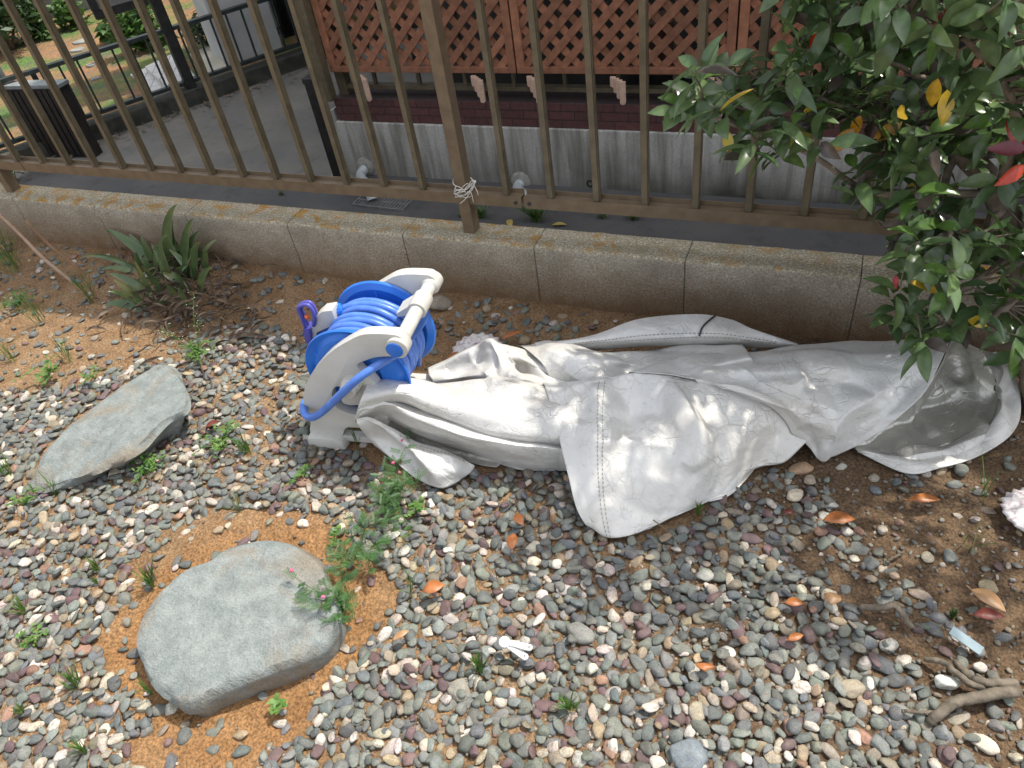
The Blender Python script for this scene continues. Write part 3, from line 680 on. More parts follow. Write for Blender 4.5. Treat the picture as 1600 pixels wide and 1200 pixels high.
# a grey post at the far left
gq = thing('grey_post', Lp(22, 150), 'thick grey post just behind the brown pillar', 'post')
q0 = onZ(20, 160, LANE); b = MB(); b.lathe(q0, (0, 0, 1), [(0, .05), (1.4, .05)], 16); b.build('shaft', simple('post_grey', (.06, .07, .08), (.1, .11, .12), 10, .6), gq, smooth=True, sharp=40)

# ================================================================== STEPPING STONES
def stone_mat():
    mt, nt, bs = new_mat('blue_grey_stone'); v = pos(nt)
    big = noise_tex(nt, v, 6, 5, .6, .8); mid = noise_tex(nt, v, 30, 5, .65); fine = noise_tex(nt, v, 300, 3, .7)
    cc = ramp(nt, mid, [(.3, (.15, .172, .166)), (.5, (.20, .224, .216)), (.7, (.25, .272, .26))])
    cc = mix(nt, ramp(nt, big, [(.48, (0, 0, 0)), (.62, (.7, .7, .7))]), cc, (.21, .16, .105))
    cc = mix(nt, ramp(nt, noise_tex(nt, v, 13, 5, .7), [(.56, (0, 0, 0)), (.7, (.6, .6, .6))]), cc, (.12, .115, .11))
    cc = mix(nt, 1.0, cc, ramp(nt, fine, [(.3, (.72, .72, .72)), (.7, (1.25, 1.25, 1.25))]), 'MULTIPLY')
    nt.links.new(cc, bs.inputs['Base Color']); bs.inputs['Roughness'].default_value = .75
    ad = N(nt, 'ShaderNodeMath', operation='MULTIPLY_ADD'); nt.links.new(fine, ad.inputs[0]); ad.inputs[1].default_value = .25; nt.links.new(mid, ad.inputs[2])
    mq = nt.nodes.new('ShaderNodeMapping'); mq.inputs['Scale'].default_value = (14, 60, 20); mq.inputs['Rotation'].default_value = (0, 0, .9); nt.links.new(v, mq.inputs[0])
    lay = noise_tex(nt, mq.outputs[0], 1.0, 5, .65, .4); a3 = N(nt, 'ShaderNodeMath', operation='MULTIPLY_ADD'); nt.links.new(lay, a3.inputs[0]); a3.inputs[1].default_value = .6; nt.links.new(ad.outputs[0], a3.inputs[2])
    bump(nt, bs, a3.outputs[0], .7, .012); return mt
M_STONE = stone_mat()
def slab_stone(outline, label, under, zbot=-.05, dome=.006, nr=15, jag=.004):
    """outline: (px, py, height) round the top face; under: inset of the foot"""
    top = np.array([onZ(x, y, z) for x, y, z in outline]); top = cr_spline(top, 96, True); c = top.mean(0)
    n = len(top); dz = top[:, 2]-c[2]
    P = []
    for r in np.linspace(.0, 1, nr)[1:]:
        ring = c+(top-c)*r; z = c[2]+dz*r+dome*(1-r**4)
        ring[:, 2] = z; P.append(ring)
    out = (top-c)[:, :2]; out /= np.linalg.norm(out, axis=1)[:, None]
    for k, (o, d) in enumerate(((.006, .004), (.010, .013), (.010-under*.3, .028), (.006-under*.7, .05), (-under, .09), (-under*1.2, .14))):
        ring = top.copy(); ring[:, :2] += out*o; ring[:, 2] = np.maximum(ring[:, 2]-d, zbot-.001*k); P.append(ring)
    P = np.array(P)
    nz = np.array([[mnoise.fractal(Vector(p)*9, 1, 2, 5) for p in ring] for ring in P]); nz2 = np.array([[mnoise.fractal(Vector(p)*(38, 38, 60)[0], 1, 2, 3) for p in ring] for ring in P])
    P[:nr-1, :, 2] += .007*nz[:nr-1]+.003*nz2[:nr-1]
    st_ = np.array([[mnoise.noise(Vector((p[0]*7, p[1]*7, p[2]*70))) for p in ring] for ring in P[nr-1:]])
    P[nr-1:, :, :2] += (out[None]*(st_*jag*2)[..., None])
    b = MB(); k, n = P.shape[:2]; vs = P.reshape(-1, 3)
    fs = [[r*n+i, r*n+(i+1) % n, (r+1)*n+(i+1) % n, (r+1)*n+i] for r in range(k-1) for i in range(n)]
    vs = np.vstack([vs, P[0].mean(0)]); fs += [[k*n, i, (i+1) % n][::-1] for i in range(n)]
    b.add(vs, fs); o = b.build('stepping_stone', M_STONE, smooth=True, fix=True, sharp=60)
    tag(o, label, 'stepping stone', 'flat stones set in the gravel bed'); return top
ST2 = [(222,1008,.045),(226,975,.05),(242,940,.055),(272,908,.06),(298,889,.062),(330,878,.063),(352,862,.062),(390,852,.06),(425,850,.058),(455,856,.055),(488,873,.053),(507,893,.05),(522,930,.05),(531,958,.05),(524,982,.05),(500,1006,.05),(466,1026,.052),(425,1040,.054),(380,1056,.054),(335,1074,.052),(296,1096,.05),(266,1080,.046),(239,1050,.045)]
ST1 = [(58,752,.03),(64,722,.045),(82,694,.055),(112,663,.06),(150,634,.06),(180,612,.06),(216,588,.058),(248,573,.056),(268,578,.06),(284,600,.07),(290,625,.08),(284,642,.085),(262,652,.085),(240,672,.085),(218,694,.08),(190,712,.075),(150,728,.06),(105,748,.045),(75,758,.032)]
top2 = slab_stone([(x-(6 if x > 500 else 0), y, z+.005) for x, y, z in ST2], 'rounded flat blue grey stepping stone ringed by bare orange sand', .004, dome=.003)
top1 = slab_stone(ST1, 'long tilted slate coloured stone slab near the strap leaved plant', .05, zbot=-.04, jag=.006)
P_ST2 = [(x, y) for x, y, z in ST2]; P_ST1 = [(x, y) for x, y, z in ST1]

# ================================================================== GRAVEL
def ico_variants(nv, sub):
    bm = bmesh.new(); bmesh.ops.create_icosphere(bm, subdivisions=sub, radius=1); V = np.array([v.co[:] for v in bm.verts]); F = np.array([[v.index for v in f.verts] for f in bm.faces]); bm.free()
    out = []; rg = np.random.default_rng(11)
    for k in range(nv):
        P = V.copy()
        nf = rg.integers(4, 11); hard = rg.uniform(.6, .97)
        for _ in range(nf):                       # knock flat facets off the ball
            n = rg.normal(size=3); n /= np.linalg.norm(n); d = rg.uniform(.55, .9); t = P @ n
            ex = np.maximum(t-d, 0); P -= np.outer(ex*hard, n)
        off = rg.uniform(0, 50, 3)
        nz = np.array([mnoise.fractal(Vector(p*1.3+off), 1, 2, 3) for p in V]); P *= (1+.12*nz)[:, None]
        P -= P.mean(0); P /= np.abs(P).max(0); out.append(P)
    return out, F
VAR, FT = ico_variants(26, 3); VARS, FTS = ico_variants(14, 2)
def pebble_mat():
    mt, nt, bs = new_mat('pebble'); v = pos(nt)
    at = N(nt, 'ShaderNodeAttribute'); at.attribute_name = 'tint'
    f = noise_tex(nt, v, 420, 3, .7); md = noise_tex(nt, v, 75, 5, .65, .6)
    cc = mix(nt, 1.0, at.outputs['Color'], ramp(nt, f, [(.3, (.7, .7, .7)), (.7, (1.28, 1.28, 1.28))]), 'MULTIPLY')
    cc = mix(nt, 1.0, cc, ramp(nt, md, [(.3, (.72, .72, .74)), (.55, (1, 1, 1)), (.75, (1.22, 1.18, 1.1))]), 'MULTIPLY')
    mask = N(nt, 'ShaderNodeMath', operation='MULTIPLY'); nt.links.new(at.outputs['Alpha'], mask.inputs[0]); nt.links.new(ramp(nt, noise_tex(nt, v, 120, 4, .7, 1.0), [(.5, (0, 0, 0)), (.62, (1, 1, 1))]), mask.inputs[1])
    cc = mix(nt, mask.outputs[0], cc, (.20, .145, .085))
    nt.links.new(cc, bs.inputs['Base Color']); bs.inputs['Roughness'].default_value = .62; bs.inputs['Specular IOR Level'].default_value = .35
    bump(nt, bs, f, .35, .003); return mt
M_PEB = pebble_mat()
KIND = [((.158,.172,.150), .23), ((.190,.206,.190), .20), ((.120,.132,.130), .11), ((.125,.145,.150), .09), ((.140,.092,.095), .085), ((.54,.50,.44), .08), ((.44,.385,.31), .05), ((.33,.26,.17), .03), ((.23,.20,.15), .07), ((.28,.17,.12), .015)]
KC = np.array([k for k, _ in KIND]); KP = np.array([p for _, p in KIND]); KP /= KP.sum()
def peb_colors(n, rg, brown=0.0):
    i = rg.choice(len(KC), n, p=KP); c = KC[i]*.9*rg.uniform(.75, 1.25, (n, 1))*(1+rg.normal(size=(n, 3))*.03)
    a = np.where((i == 5) | (i == 6), rg.uniform(.1, .9, n), .15)
    c = c*(1-brown)+np.array([.19, .125, .075])*brown
    return np.concatenate([c, a[:, None]], 1)
DENSE = [(-900,650),(0,612),(110,606),(215,575),(320,560),(400,535),(445,520),(478,545),(482,690),(560,705),(640,765),(760,735),(885,740),(915,820),(960,850),(1040,835),(1150,785),(1210,800),(1250,890),(1340,960),(1430,1050),(1500,1130),(1550,1210),(1650,1700),(-900,1700)]
SANDY = [(250,832),(330,800),(420,792),(500,805),(560,850),(618,905),(625,960),(570,1010),(515,1060),(485,1110),(490,1150),(420,1165),(395,1215),(250,1230),(185,1180),(250,1110),(160,1050),(150,1000),(205,930),(205,880)]
STREAK = [(392,585),(440,590),(432,640),(428,720),(405,775),(380,740),(402,660)]
MIDP = [(285,530),(400,500),(478,545),(484,690),(400,785),(320,740),(300,640)]
TRANS = [(1090,800),(1200,735),(1270,745),(1350,840),(1440,930),(1530,1010),(1600,1120),(1640,1250),(1590,1200),(1480,1030),(1290,870)]
TOPST = [(-600,520),(80,520),(300,545),(470,500),(480,600),(300,600),(-600,640)]
BACKST = [(665,455),(740,465),(900,490),(905,530),(800,545),(670,520)]
COVER_OUT = [(560,640),(575,597),(690,590),(760,540),(1000,505),(1140,505),(1240,535),(1480,530),(1560,560),(1585,640),(1525,705),(1420,735),(1330,705),(1180,725),(1140,765),(960,835),(905,790),(880,730),(740,720),(680,755)]
def density(px, py):
    d = np.full(px.shape, .03)
    d[inpoly(px, py, TOPST)] = .035; d[inpoly(px, py, BACKST)] = .10; d[(px > 1250) & (py > 500)] = .016
    d[inpoly(px, py, TRANS)] = .30
    d[inpoly(px, py, DENSE)] = 1.0
    d[inpoly(px, py, MIDP)] = .62
    d[inpoly(px, py, STREAK)] = .22; d[inpoly(px, py, SANDY)] = .05
    d[inpoly(px, py, COVER_OUT)] *= .5
    d[inpoly(px, py, P_ST2)] = 0; d[inpoly(px, py, P_ST1)] = 0
    return d
class Hash:
    def __init__(s, cell): s.c = cell; s.d = {}
    def ok(s, x, y, r, k):
        i, j = int(math.floor(x/s.c)), int(math.floor(y/s.c))
        for a in (-1, 0, 1):
            for b in (-1, 0, 1):
                for (X, Y, R_) in s.d.get((i+a, j+b), ()):
                    if (X-x)**2+(Y-y)**2 < (k*(r+R_))**2: return False
        return True
    def put(s, x, y, r): s.d.setdefault((int(math.floor(x/s.c)), int(math.floor(y/s.c))), []).append((x, y, r))
hs1 = Hash(.05)
def stone_obj(px, py, wl, ws, ang, colr, label, hgt=.5, var=0, cat='stone', z0=0.0, grp='larger loose stones in the bed'):
    c = onZ(px, py, .012+z0); a_ = pxm(wl/2, c); b_ = pxm(ws/2, c)*1.15; th = math.radians(ang)
    P = VAR[var % len(VAR)]*np.array([a_, b_, max(.006, hgt*b_)])
    X = CR*1.0; X[2] = 0; X /= np.linalg.norm(X); Y = np.array([-X[1], X[0], 0])
    R_ = np.stack([X*math.cos(th)+Y*math.sin(th), -X*math.sin(th)+Y*math.cos(th), np.array([0, 0, 1.])])
    c[2] = float(ground_h(c[0], c[1]))+z0+max(.006, hgt*b_)*.55
    me = bpy.data.meshes.new('stone'); me.from_pydata((P @ R_+c).tolist(), [], FT.tolist()); me.polygons.foreach_set('use_smooth', [True]*len(FT))
    ca = me.color_attributes.new('tint', 'FLOAT_COLOR', 'POINT'); ca.data.foreach_set('color', np.tile(np.array(list(colr)+[.2]), (len(P), 1)).ravel())
    me.materials.append(M_PEB); o = bpy.data.objects.new('stone', me); col.objects.link(o); tag(o, label, cat, grp)
    hs1.put(c[0], c[1], (a_+b_)*.42)
for a in [(687,476,38,28,-8,(.27,.235,.19),'rough grey brown stone at the wall foot behind the hose reel',.75,1),
          (818,533,24,19,20,(.30,.235,.15),'tan stone half under the back edge of the silver cover',.8,2),
          (1252,730,42,20,12,(.36,.24,.15),'flat tan brick chip lying against the edge of the silver cover',.6,3),
          (717,1072,40,36,30,(.26,.245,.205),'rough sandy grey four sided stone below the white plastic clip',.4,4),
          (850,1098,40,21,0,(.14,.085,.09),'flat purple oval stone right of the green grass tuft',.45,5),
          (906,984,36,44,70,(.20,.20,.185),'large grey wedge shaped stone in the middle of the gravel',.45,6),
          (1078,1178,62,52,50,(.17,.20,.22),'biggest blue grey angular stone at the lower edge of the gravel',.5,7),
          (1135,1019,30,20,0,(.72,.69,.62),'bright white pebble at the centre of the right gravel half',.7,8),
          (1331,1074,42,30,-20,(.34,.29,.21),'pitted tan stone among the grey pebbles near the twisted roots',.6,9),
          (1479,1066,24,34,80,(.66,.66,.60),'pointed white stone between the twisted roots',.8,10),
          (1375,1160,40,22,-60,(.16,.175,.165),'long grey green pebble under the lower root',.5,11),
          (1382,1037,44,26,-40,(.085,.09,.095),'black slaty stone left of the roots',.5,12),
          (1155,985,40,20,80,(.13,.085,.09),'upright purple slate sliver in the gravel',.5,13),
          (1540,1160,44,24,-45,(.60,.53,.42),'cream and brown stone at the lower right edge',.6,14),
          (833,872,24,16,0,(.66,.58,.44),'smooth cream pebble next to the dead leaf pair',.8,15),
          (1243,772,28,20,20,(.58,.50,.38),'cream lump on the reddish grit below the cover',.8,16),
          (1450,868,20,18,0,(.44,.38,.28),'round beige pebble alone on the dark soil',.6,17),
          (1090,1110,34,26,50,(.34,.30,.22),'mottled tan stone in the lower gravel',.6,18),
          ]:
    stone_obj(*a)
rg = np.random.default_rng(21)
def scatter(n, x0, x1, y0, y1, rlo, rhi, k, hsh, dfun, pw=1.0):
    X = rg.uniform(x0, x1, n); Y = rg.uniform(y0, y1, n); Rr = rlo+(rhi-rlo)*rg.beta(1.6, 2.6, n); pp = pix(np.stack([X, Y, np.zeros(n)], 1)); D = dfun(pp[:, 0], pp[:, 1]); U = rg.uniform(size=n)
    order = np.argsort(-Rr*(1+.5*rg.uniform(size=n))); out = []
    front = ((np.stack([X, Y, np.zeros(n)], 1)-CAM) @ CF) > .25
    for i in order:
        if U[i] > D[i]**pw or not front[i]: continue
        x, y, r = X[i], Y[i], Rr[i]
        if hsh.ok(x, y, r, k): hsh.put(x, y, r); out.append((x, y, r))
    return np.array(out)
def build_pebbles(sets, name):
    VV, FF, CC, o = [], [], [], 0
    for (pts, zl, tilt, variants, faces, brown, flat) in sets:
        n = len(pts); cols = peb_colors(n, rg, brown)
        gz = ground_h(pts[:, 0], pts[:, 1])
        for i in range(n):
            x, y, r = pts[i]; P = variants[rg.integers(len(variants))]
            e = 1+1.1*rg.beta(1.3, 1.8); a_, b_ = r*math.sqrt(e)*1.05, r/math.sqrt(e)*1.05; c_ = b_*rg.uniform(*flat)
            if cols[i, 0] > .4: c_ = b_*rg.uniform(.5, .78)
            t1, t2, t3 = rg.normal()*tilt, rg.normal()*tilt, rg.uniform(0, 6.283)
            c1, s1, c2, s2, c3, s3 = math.cos(t1), math.sin(t1), math.cos(t2), math.sin(t2), math.cos(t3), math.sin(t3)
            Rm = np.array([[c3, -s3, 0], [s3, c3, 0], [0, 0, 1]]) @ np.array([[c2, 0, s2], [0, 1, 0], [-s2, 0, c2]]) @ np.array([[1, 0, 0], [0, c1, -s1], [0, s1, c1]])
            Q = (P*np.array([a_, b_, c_])) @ Rm.T; Q += np.array([x, y, gz[i]+zl+c_*.45+rg.normal()*.0015])
            VV.append(Q); FF.append(faces+o); o += len(P); CC.append(np.repeat(cols[i:i+1], len(P), 0))
    V = np.concatenate(VV).astype(np.float32); F = np.concatenate(FF).astype(np.int32); Cc = np.concatenate(CC).astype(np.float32)
    me = bpy.data.meshes.new(name); me.vertices.add(len(V)); me.vertices.foreach_set('co', V.ravel()); nf = len(F)
    me.loops.add(nf*3); me.loops.foreach_set('vertex_index', F.ravel()); me.polygons.add(nf); me.polygons.foreach_set('loop_start', np.arange(0, nf*3, 3, dtype=np.int32)); me.polygons.foreach_set('loop_total', np.full(nf, 3, np.int32)); me.polygons.foreach_set('use_smooth', np.ones(nf, bool))
    me.update(calc_edges=True); ca = me.color_attributes.new('tint', 'FLOAT_COLOR', 'POINT'); ca.data.foreach_set('color', Cc.ravel()); me.materials.append(M_PEB)
    ob = bpy.data.objects.new(name, me); col.objects.link(ob); return ob
def d_main(x, y): return density(x, y)
def d_fine(x, y):
    d = np.full(x.shape, .04); d[inpoly(x, y, TRANS)] = .8; d[inpoly(x, y, DENSE)] = .5+.4*np.clip((x[inpoly(x, y, DENSE)]-700)/500, 0, 1); d[inpoly(x, y, TOPST)] = .02; d[inpoly(x, y, SANDY)] = .03
    d[(x > 1200) & (y > 740)] = np.maximum(d[(x > 1200) & (y > 740)], .3)
    d[inpoly(x, y, P_ST2)] = 0; d[inpoly(x, y, P_ST1)] = 0; return d
L0 = scatter(110000, -.3, 3.7, -1.75, -.02, .0060, .0165, .77, hs1, d_main)
hs2 = Hash(.05)
L1 = scatter(30000, -.3, 3.7, -1.75, -.02, .0060, .0140, 1.06, hs2, lambda x, y: density(x, y)**2*(.9-.35*np.clip((x-850)/500, 0, 1)))
hs3 = Hash(.02)
L2 = scatter(52000, -.1, 3.5, -1.6, -.02, .0022, .0062, 1.0, hs3, d_fine)
gv = build_pebbles([(L0, -.0005, .22, VAR[:], FT, .06, (.42, .78)), (L1, .0065, .33, VAR[:], FT, .04, (.4, .72)), (L2, .000, .4, VARS, FTS, .30, (.6, .95))], 'gravel')
tag(gv, 'mixed grey green, purple and white river pebbles', 'gravel', kind='stuff')

# ================================================================== HOSE REEL
M_WPL = simple('white_plastic', (.47, .46, .42), (.56, .55, .51), 12, .42, 0, .08, 160)
M_BLUE = simple('blue_plastic', (.022, .155, .60), (.03, .19, .68), 9, .34)
M_HOSE = simple('blue_hose', (.065, .165, .53), (.09, .21, .62), 30, .36, 0, .1, 250)
M_PURP = simple('violet_plastic', (.06, .06, .30), (.09, .09, .38), 20, .3)
M_ORNG = simple('orange_red_plastic', (.75, .12, .03), (.8, .2, .05), 30, .4)
M_DKBLUE = simple('dark_blue_plastic', (.015, .06, .27), (.02, .08, .33), 20, .4)
FT0 = onZ(515, 688, .012); AX = ray(1180, -520); AX[2] = 0; AX /= np.linalg.norm(AX); UX = np.array([AX[1], -AX[0], 0])
def RP(u, v, o): return FT0*np.array([1, 1, 0])+UX*u+UPZ*v+AX*o
def ruv(cx, cy, off=0.0):
    p = onP(440+.25*cx, 410+.25*cy, FT0+AX*off, AX); return float((p-FT0) @ UX), float(p[2])
reel = thing('hose_reel', (float(FT0[0])+.1, float(FT0[1])+.1, 0), 'blue and white garden hose reel with wound blue hose beside the silver cover', 'hose reel')
OUT = [(515,450),(690,452),(745,470),(775,510),(770,555),(740,583),(600,592),(530,612),(470,642),(500,690),(560,735),(600,800),(560,865),(480,892),(405,888),(372,860),(385,800),(352,775),(322,795),(315,850),(340,905),(400,938),(480,955),(640,965),(660,985),(650,1034),(480,1034),(402,1036),(378,1090),(350,1112),(210,1096),(178,1060),(180,1000),(172,975),(140,925),(134,870),(140,810),(160,745),(215,655),(300,565),(400,500)]
OUV = [ruv(x, y) for x, y in OUT]
def panel(off0, off1):
    P = cr_spline(np.array([(u, v, 0) for u, v in OUV]), len(OUV)*4, True); b = MB(); n = len(P)
    b.add([RP(p[0], p[1], off0) for p in P]+[RP(p[0], p[1], off1) for p in P], [list(range(n)), [n+i for i in range(n)][::-1]]+[[i, (i+1) % n, n+(i+1) % n, n+i] for i in range(n)])
    return b
panel(0, .026).build('side_frame', M_WPL, reel, smooth=True, fix=True, bevel=.0035, sharp=50)
panel(.212, .238).build('side_frame', M_WPL, reel, smooth=True, fix=True, bevel=.0035, sharp=50)
# feet: broad pads turned outwards, joined by two rails under the drum
def foot(o0, o1):
    b = MB(); pr = [(-.050, .003), (-.046, .034), (.020, .040), (.046, .026), (.05, .003)]
    n = len(pr); b.add([RP(u, v, o0) for u, v in pr]+[RP(u*1.02, v*1.0, o1) for u, v in pr], [list(range(n)), [n+i for i in range(n)][::-1]]+[[i, (i+1) % n, n+(i+1) % n, n+i] for i in range(n)])
    return b
foot(-.020, .030).build('foot', M_WPL, reel, smooth=True, fix=True, bevel=.006, sharp=50)
foot(.21, .258).build('foot', M_WPL, reel, smooth=True, fix=True, bevel=.006, sharp=50)
b = MB(); b.obox(RP(-.02, .022, .026), RP(-.02, .022, .212), .03, .016); b.obox(RP(.19, .014, -.01), RP(.19, .014, .245), .022, .012); b.obox(RP(.0, .022, .012), RP(.205, .022, .012), .022, .018); b.obox(RP(.0, .022, .226), RP(.205, .022, .226), .022, .018); b.build('base_rail', M_WPL, reel, bevel=.003)
CU0, CV0, RF = .122, .212, .1225
cen = lambda o: RP(CU0, CV0, o)
def flange(o, sgn):
    b = MB(); s = -sgn
    pr = [(s*.0, .020), (s*.0, .052), (s*.007, .058), (s*.007, .098), (s*.002, .103), (s*-.001, .1075), (s*.006, RF-.003), (s*.0095, RF), (s*.0065, RF+.0025), (s*.001, RF), (s*-.0045, .1075), (s*-.001, .1), (s*.002, .094), (s*.002, .06), (s*-.005, .05), (s*-.005, .02)]
    b.lathe(cen(o), AX, pr, 72, closed=True)
    for k in range(6):
        t = math.pi*2*k/6+.5; d = UX*math.cos(t)+UPZ*math.sin(t); b.obox(cen(o)+d*.05+AX*s*.0025, cen(o)+d*.104+AX*s*.0035, .005, .008, tuple(AX))
    return b
flange(.036, 1).build('flange', M_BLUE, reel, smooth=True, sharp=35, fix=True)
flange(.203, -1).build('flange', M_BLUE, reel, smooth=True, sharp=35, fix=True)
b = MB(); b.lathe(cen(.041), AX, [(0, .05), (.157, .05)], 40); b.build('drum_core', M_BLUE, reel, smooth=True, sharp=40)
b = MB(); b.lathe(cen(-.034), AX, [(0, 0), (0, .016), (.003, .019), (.016, .020), (.018, .0225), (.060, .0235), (.07, .0235)], 32); b.build('axle_hub', M_WPL, reel, smooth=True, sharp=40, fix=True)
# wound hose
rs = np.random.default_rng(4)
coil = MB()
HR = .0088
for lay, (rad, cnt) in enumerate(((.062, 8), (.078, 8), (.0985, 7))):
    for k in range(cnt):
        o = .053+.0182*k+(.009 if lay == 2 else 0)+rs.normal()*.0012; ph = rs.uniform(0, 6.28); dr = rs.uniform(.001, .005)
        pts = []
        for i in range(48):
            t = 2*math.pi*i/48; r = rad+dr*math.sin(2*t+ph)*.5+rs.normal()*.0002; oo = o+(.0034 if lay == 2 else .0025)*math.sin(t+ph)
            pts.append(RP(CU0+r*math.cos(t), CV0+r*math.sin(t), oo))
        coil.tube(pts, HR, 12, closed=True)
# the free end: over the top of the coil to the nozzle; the feed: from the handle across the front panel
def pth(lst): return [RP(*ruv(x, y, o), o) for x, y, o in lst]
coil.tube(cr_spline(pth([(385,288,.150),(450,268,.155),(540,272,.160),(640,300,.165),(720,350,.168),(800,430,.170),(850,540,.17),(850,640,.165)]), 40), HR, 12)
coil.tube(cr_spline(pth([(905,300,.20),(880,370,.17),(830,440,.12),(790,490,.07),(752,530,.045),(735,560,.036),(690,592,.028),(640,618,.004),(560,668,-.022),(470,733,-.040),(380,815,-.046),(300,892,-.042),(240,945,-.036),(190,968,-.030),(150,955,-.022),(137,915,-.006),(142,880,.02),(170,850,.045)]), 90), HR*1.02, 12)
coil.build('hose', M_HOSE, reel, smooth=True)
# handle bar, grip sleeve, end button
hu, hv = ruv(688, 545, -.012); hu += .010
b = MB(); b.lathe(RP(hu, hv, -.004), AX, [(0, .0155), (.235, .0155)], 28); hbar = b.build('handle_bar', M_WPL, reel, smooth=True, sharp=40)
b = MB(); b.lathe(RP(hu, hv, -.012), AX, [(0, .020), (.002, .024), (.030, .024), (.040, .0165)], 28); b.build('handle_socket', M_WPL, reel, smooth=True, sharp=40)
b = MB(); b.lathe(RP(hu, hv, .205), AX, [(0, .0165), (.008, .023), (.036, .023), (.038, .020)], 28); b.build('handle_socket', M_WPL, reel, smooth=True, sharp=40)
b = MB(); b.lathe(RP(hu, hv, .118), AX, [(0, .0160), (0, .0205), (.002, .0215), (.050, .0215), (.052, .0205), (.052, .016)], 28)
lip = [RP(hu-.018, hv+.010, .119), RP(hu-.052, hv-.012, .121), RP(hu-.050, hv-.020, .121), RP(hu-.014, hv-.012, .119)]
b.add(lip+[p+AX*.047 for p in lip], [(0, 1, 2, 3), (7, 6, 5, 4), (0, 4, 5, 1), (1, 5, 6, 2), (2, 6, 7, 3), (3, 7, 4, 0)])
b.build('grip_sleeve', M_WPL, reel, smooth=True, sharp=40, fix=True)
b = MB(); b.lathe(RP(hu-.004, hv-.001, -.0122), -AX, [(0, .0185), (.0016, .0185), (.0028, .0165), (.003, 0)], 28); b.build('end_button', M_BLUE, reel, smooth=True, sharp=40)
# spray nozzle clipped on the reel
def prism(par, name, lst, o0, o1, mat, bev=.002, oref=.12):
    pu = [ruv(x, y, oref) for x, y in lst]; n = len(pu); b = MB()
    b.add([RP(u, v, o0) for u, v in pu]+[RP(u, v, o1) for u, v in pu], [list(range(n)), [n+i for i in range(n)][::-1]]+[[i, (i+1) % n, n+(i+1) % n, n+i] for i in range(n)])
    return b.build(name, mat, par, smooth=True, fix=True, bevel=bev, sharp=40)
noz = prism(reel, 'spray_nozzle', [(318,292),(255,300),(215,335),(190,385),(184,410),(204,480),(222,476),(224,432),(322,388),(345,360)], .115, .148, M_WPL)
q1, q0_ = RP(*ruv(385, 288, .150), .150), RP(*ruv(300, 322, .135), .135); ad = (q0_-q1)/np.linalg.norm(q0_-q1)
b = MB(); b.lathe(q1, ad, [(0, .011), (.002, .0145), (.020, .0165), (.022, .0165)], 20)
for k in range(16):
    t = 2*math.pi*k/16; h_ = np.cross(ad, AX); h_ /= np.linalg.norm(h_); w_ = np.cross(ad, h_); d = h_*math.cos(t)+w_*math.sin(t); b.obox(q1+ad*.004+d*.0147, q1+ad*.020+d*.0167, .0025, .0022, tuple(d))
b.build('hose_connector', M_DKBLUE if False else M_BLUE, noz, smooth=True, sharp=40)
b = MB(); b.lathe(q1+ad*.0222, ad, [(0, .0168), (.008, .0172), (.016, .0155), (.018, .012)], 20); b.build('collar', M_WPL, noz, smooth=True, sharp=40)
prism(noz, 'grip_insert', [(226,436),(320,392),(338,372),(350,410),(300,470),(224,474)], .120, .143, M_DKBLUE)
b = MB(); lp = cr_spline(pth([(150,405,.112),(125,340,.112),(104,288,.112),(125,270,.112),(162,266,.112),(188,292,.112),(206,345,.112),(200,395,.112)]), 36)
b.tube(lp, .0048, 8); b.tube([p+AX*.010 for p in lp], .0048, 8); b.build('trigger_loop', M_PURP, noz, smooth=True)
prism(noz, 'trigger_body', [(148,392),(158,440),(168,482),(196,486),(200,440),(190,392)], .104, .134, M_PURP)
b = MB(); b.lathe(RP(*ruv(160, 352, .11), .112), UPZ, [(0, .005), (.006, .006), (.009, .004), (.01, 0)], 12); b.build('valve_cap', M_ORNG, noz, smooth=True)

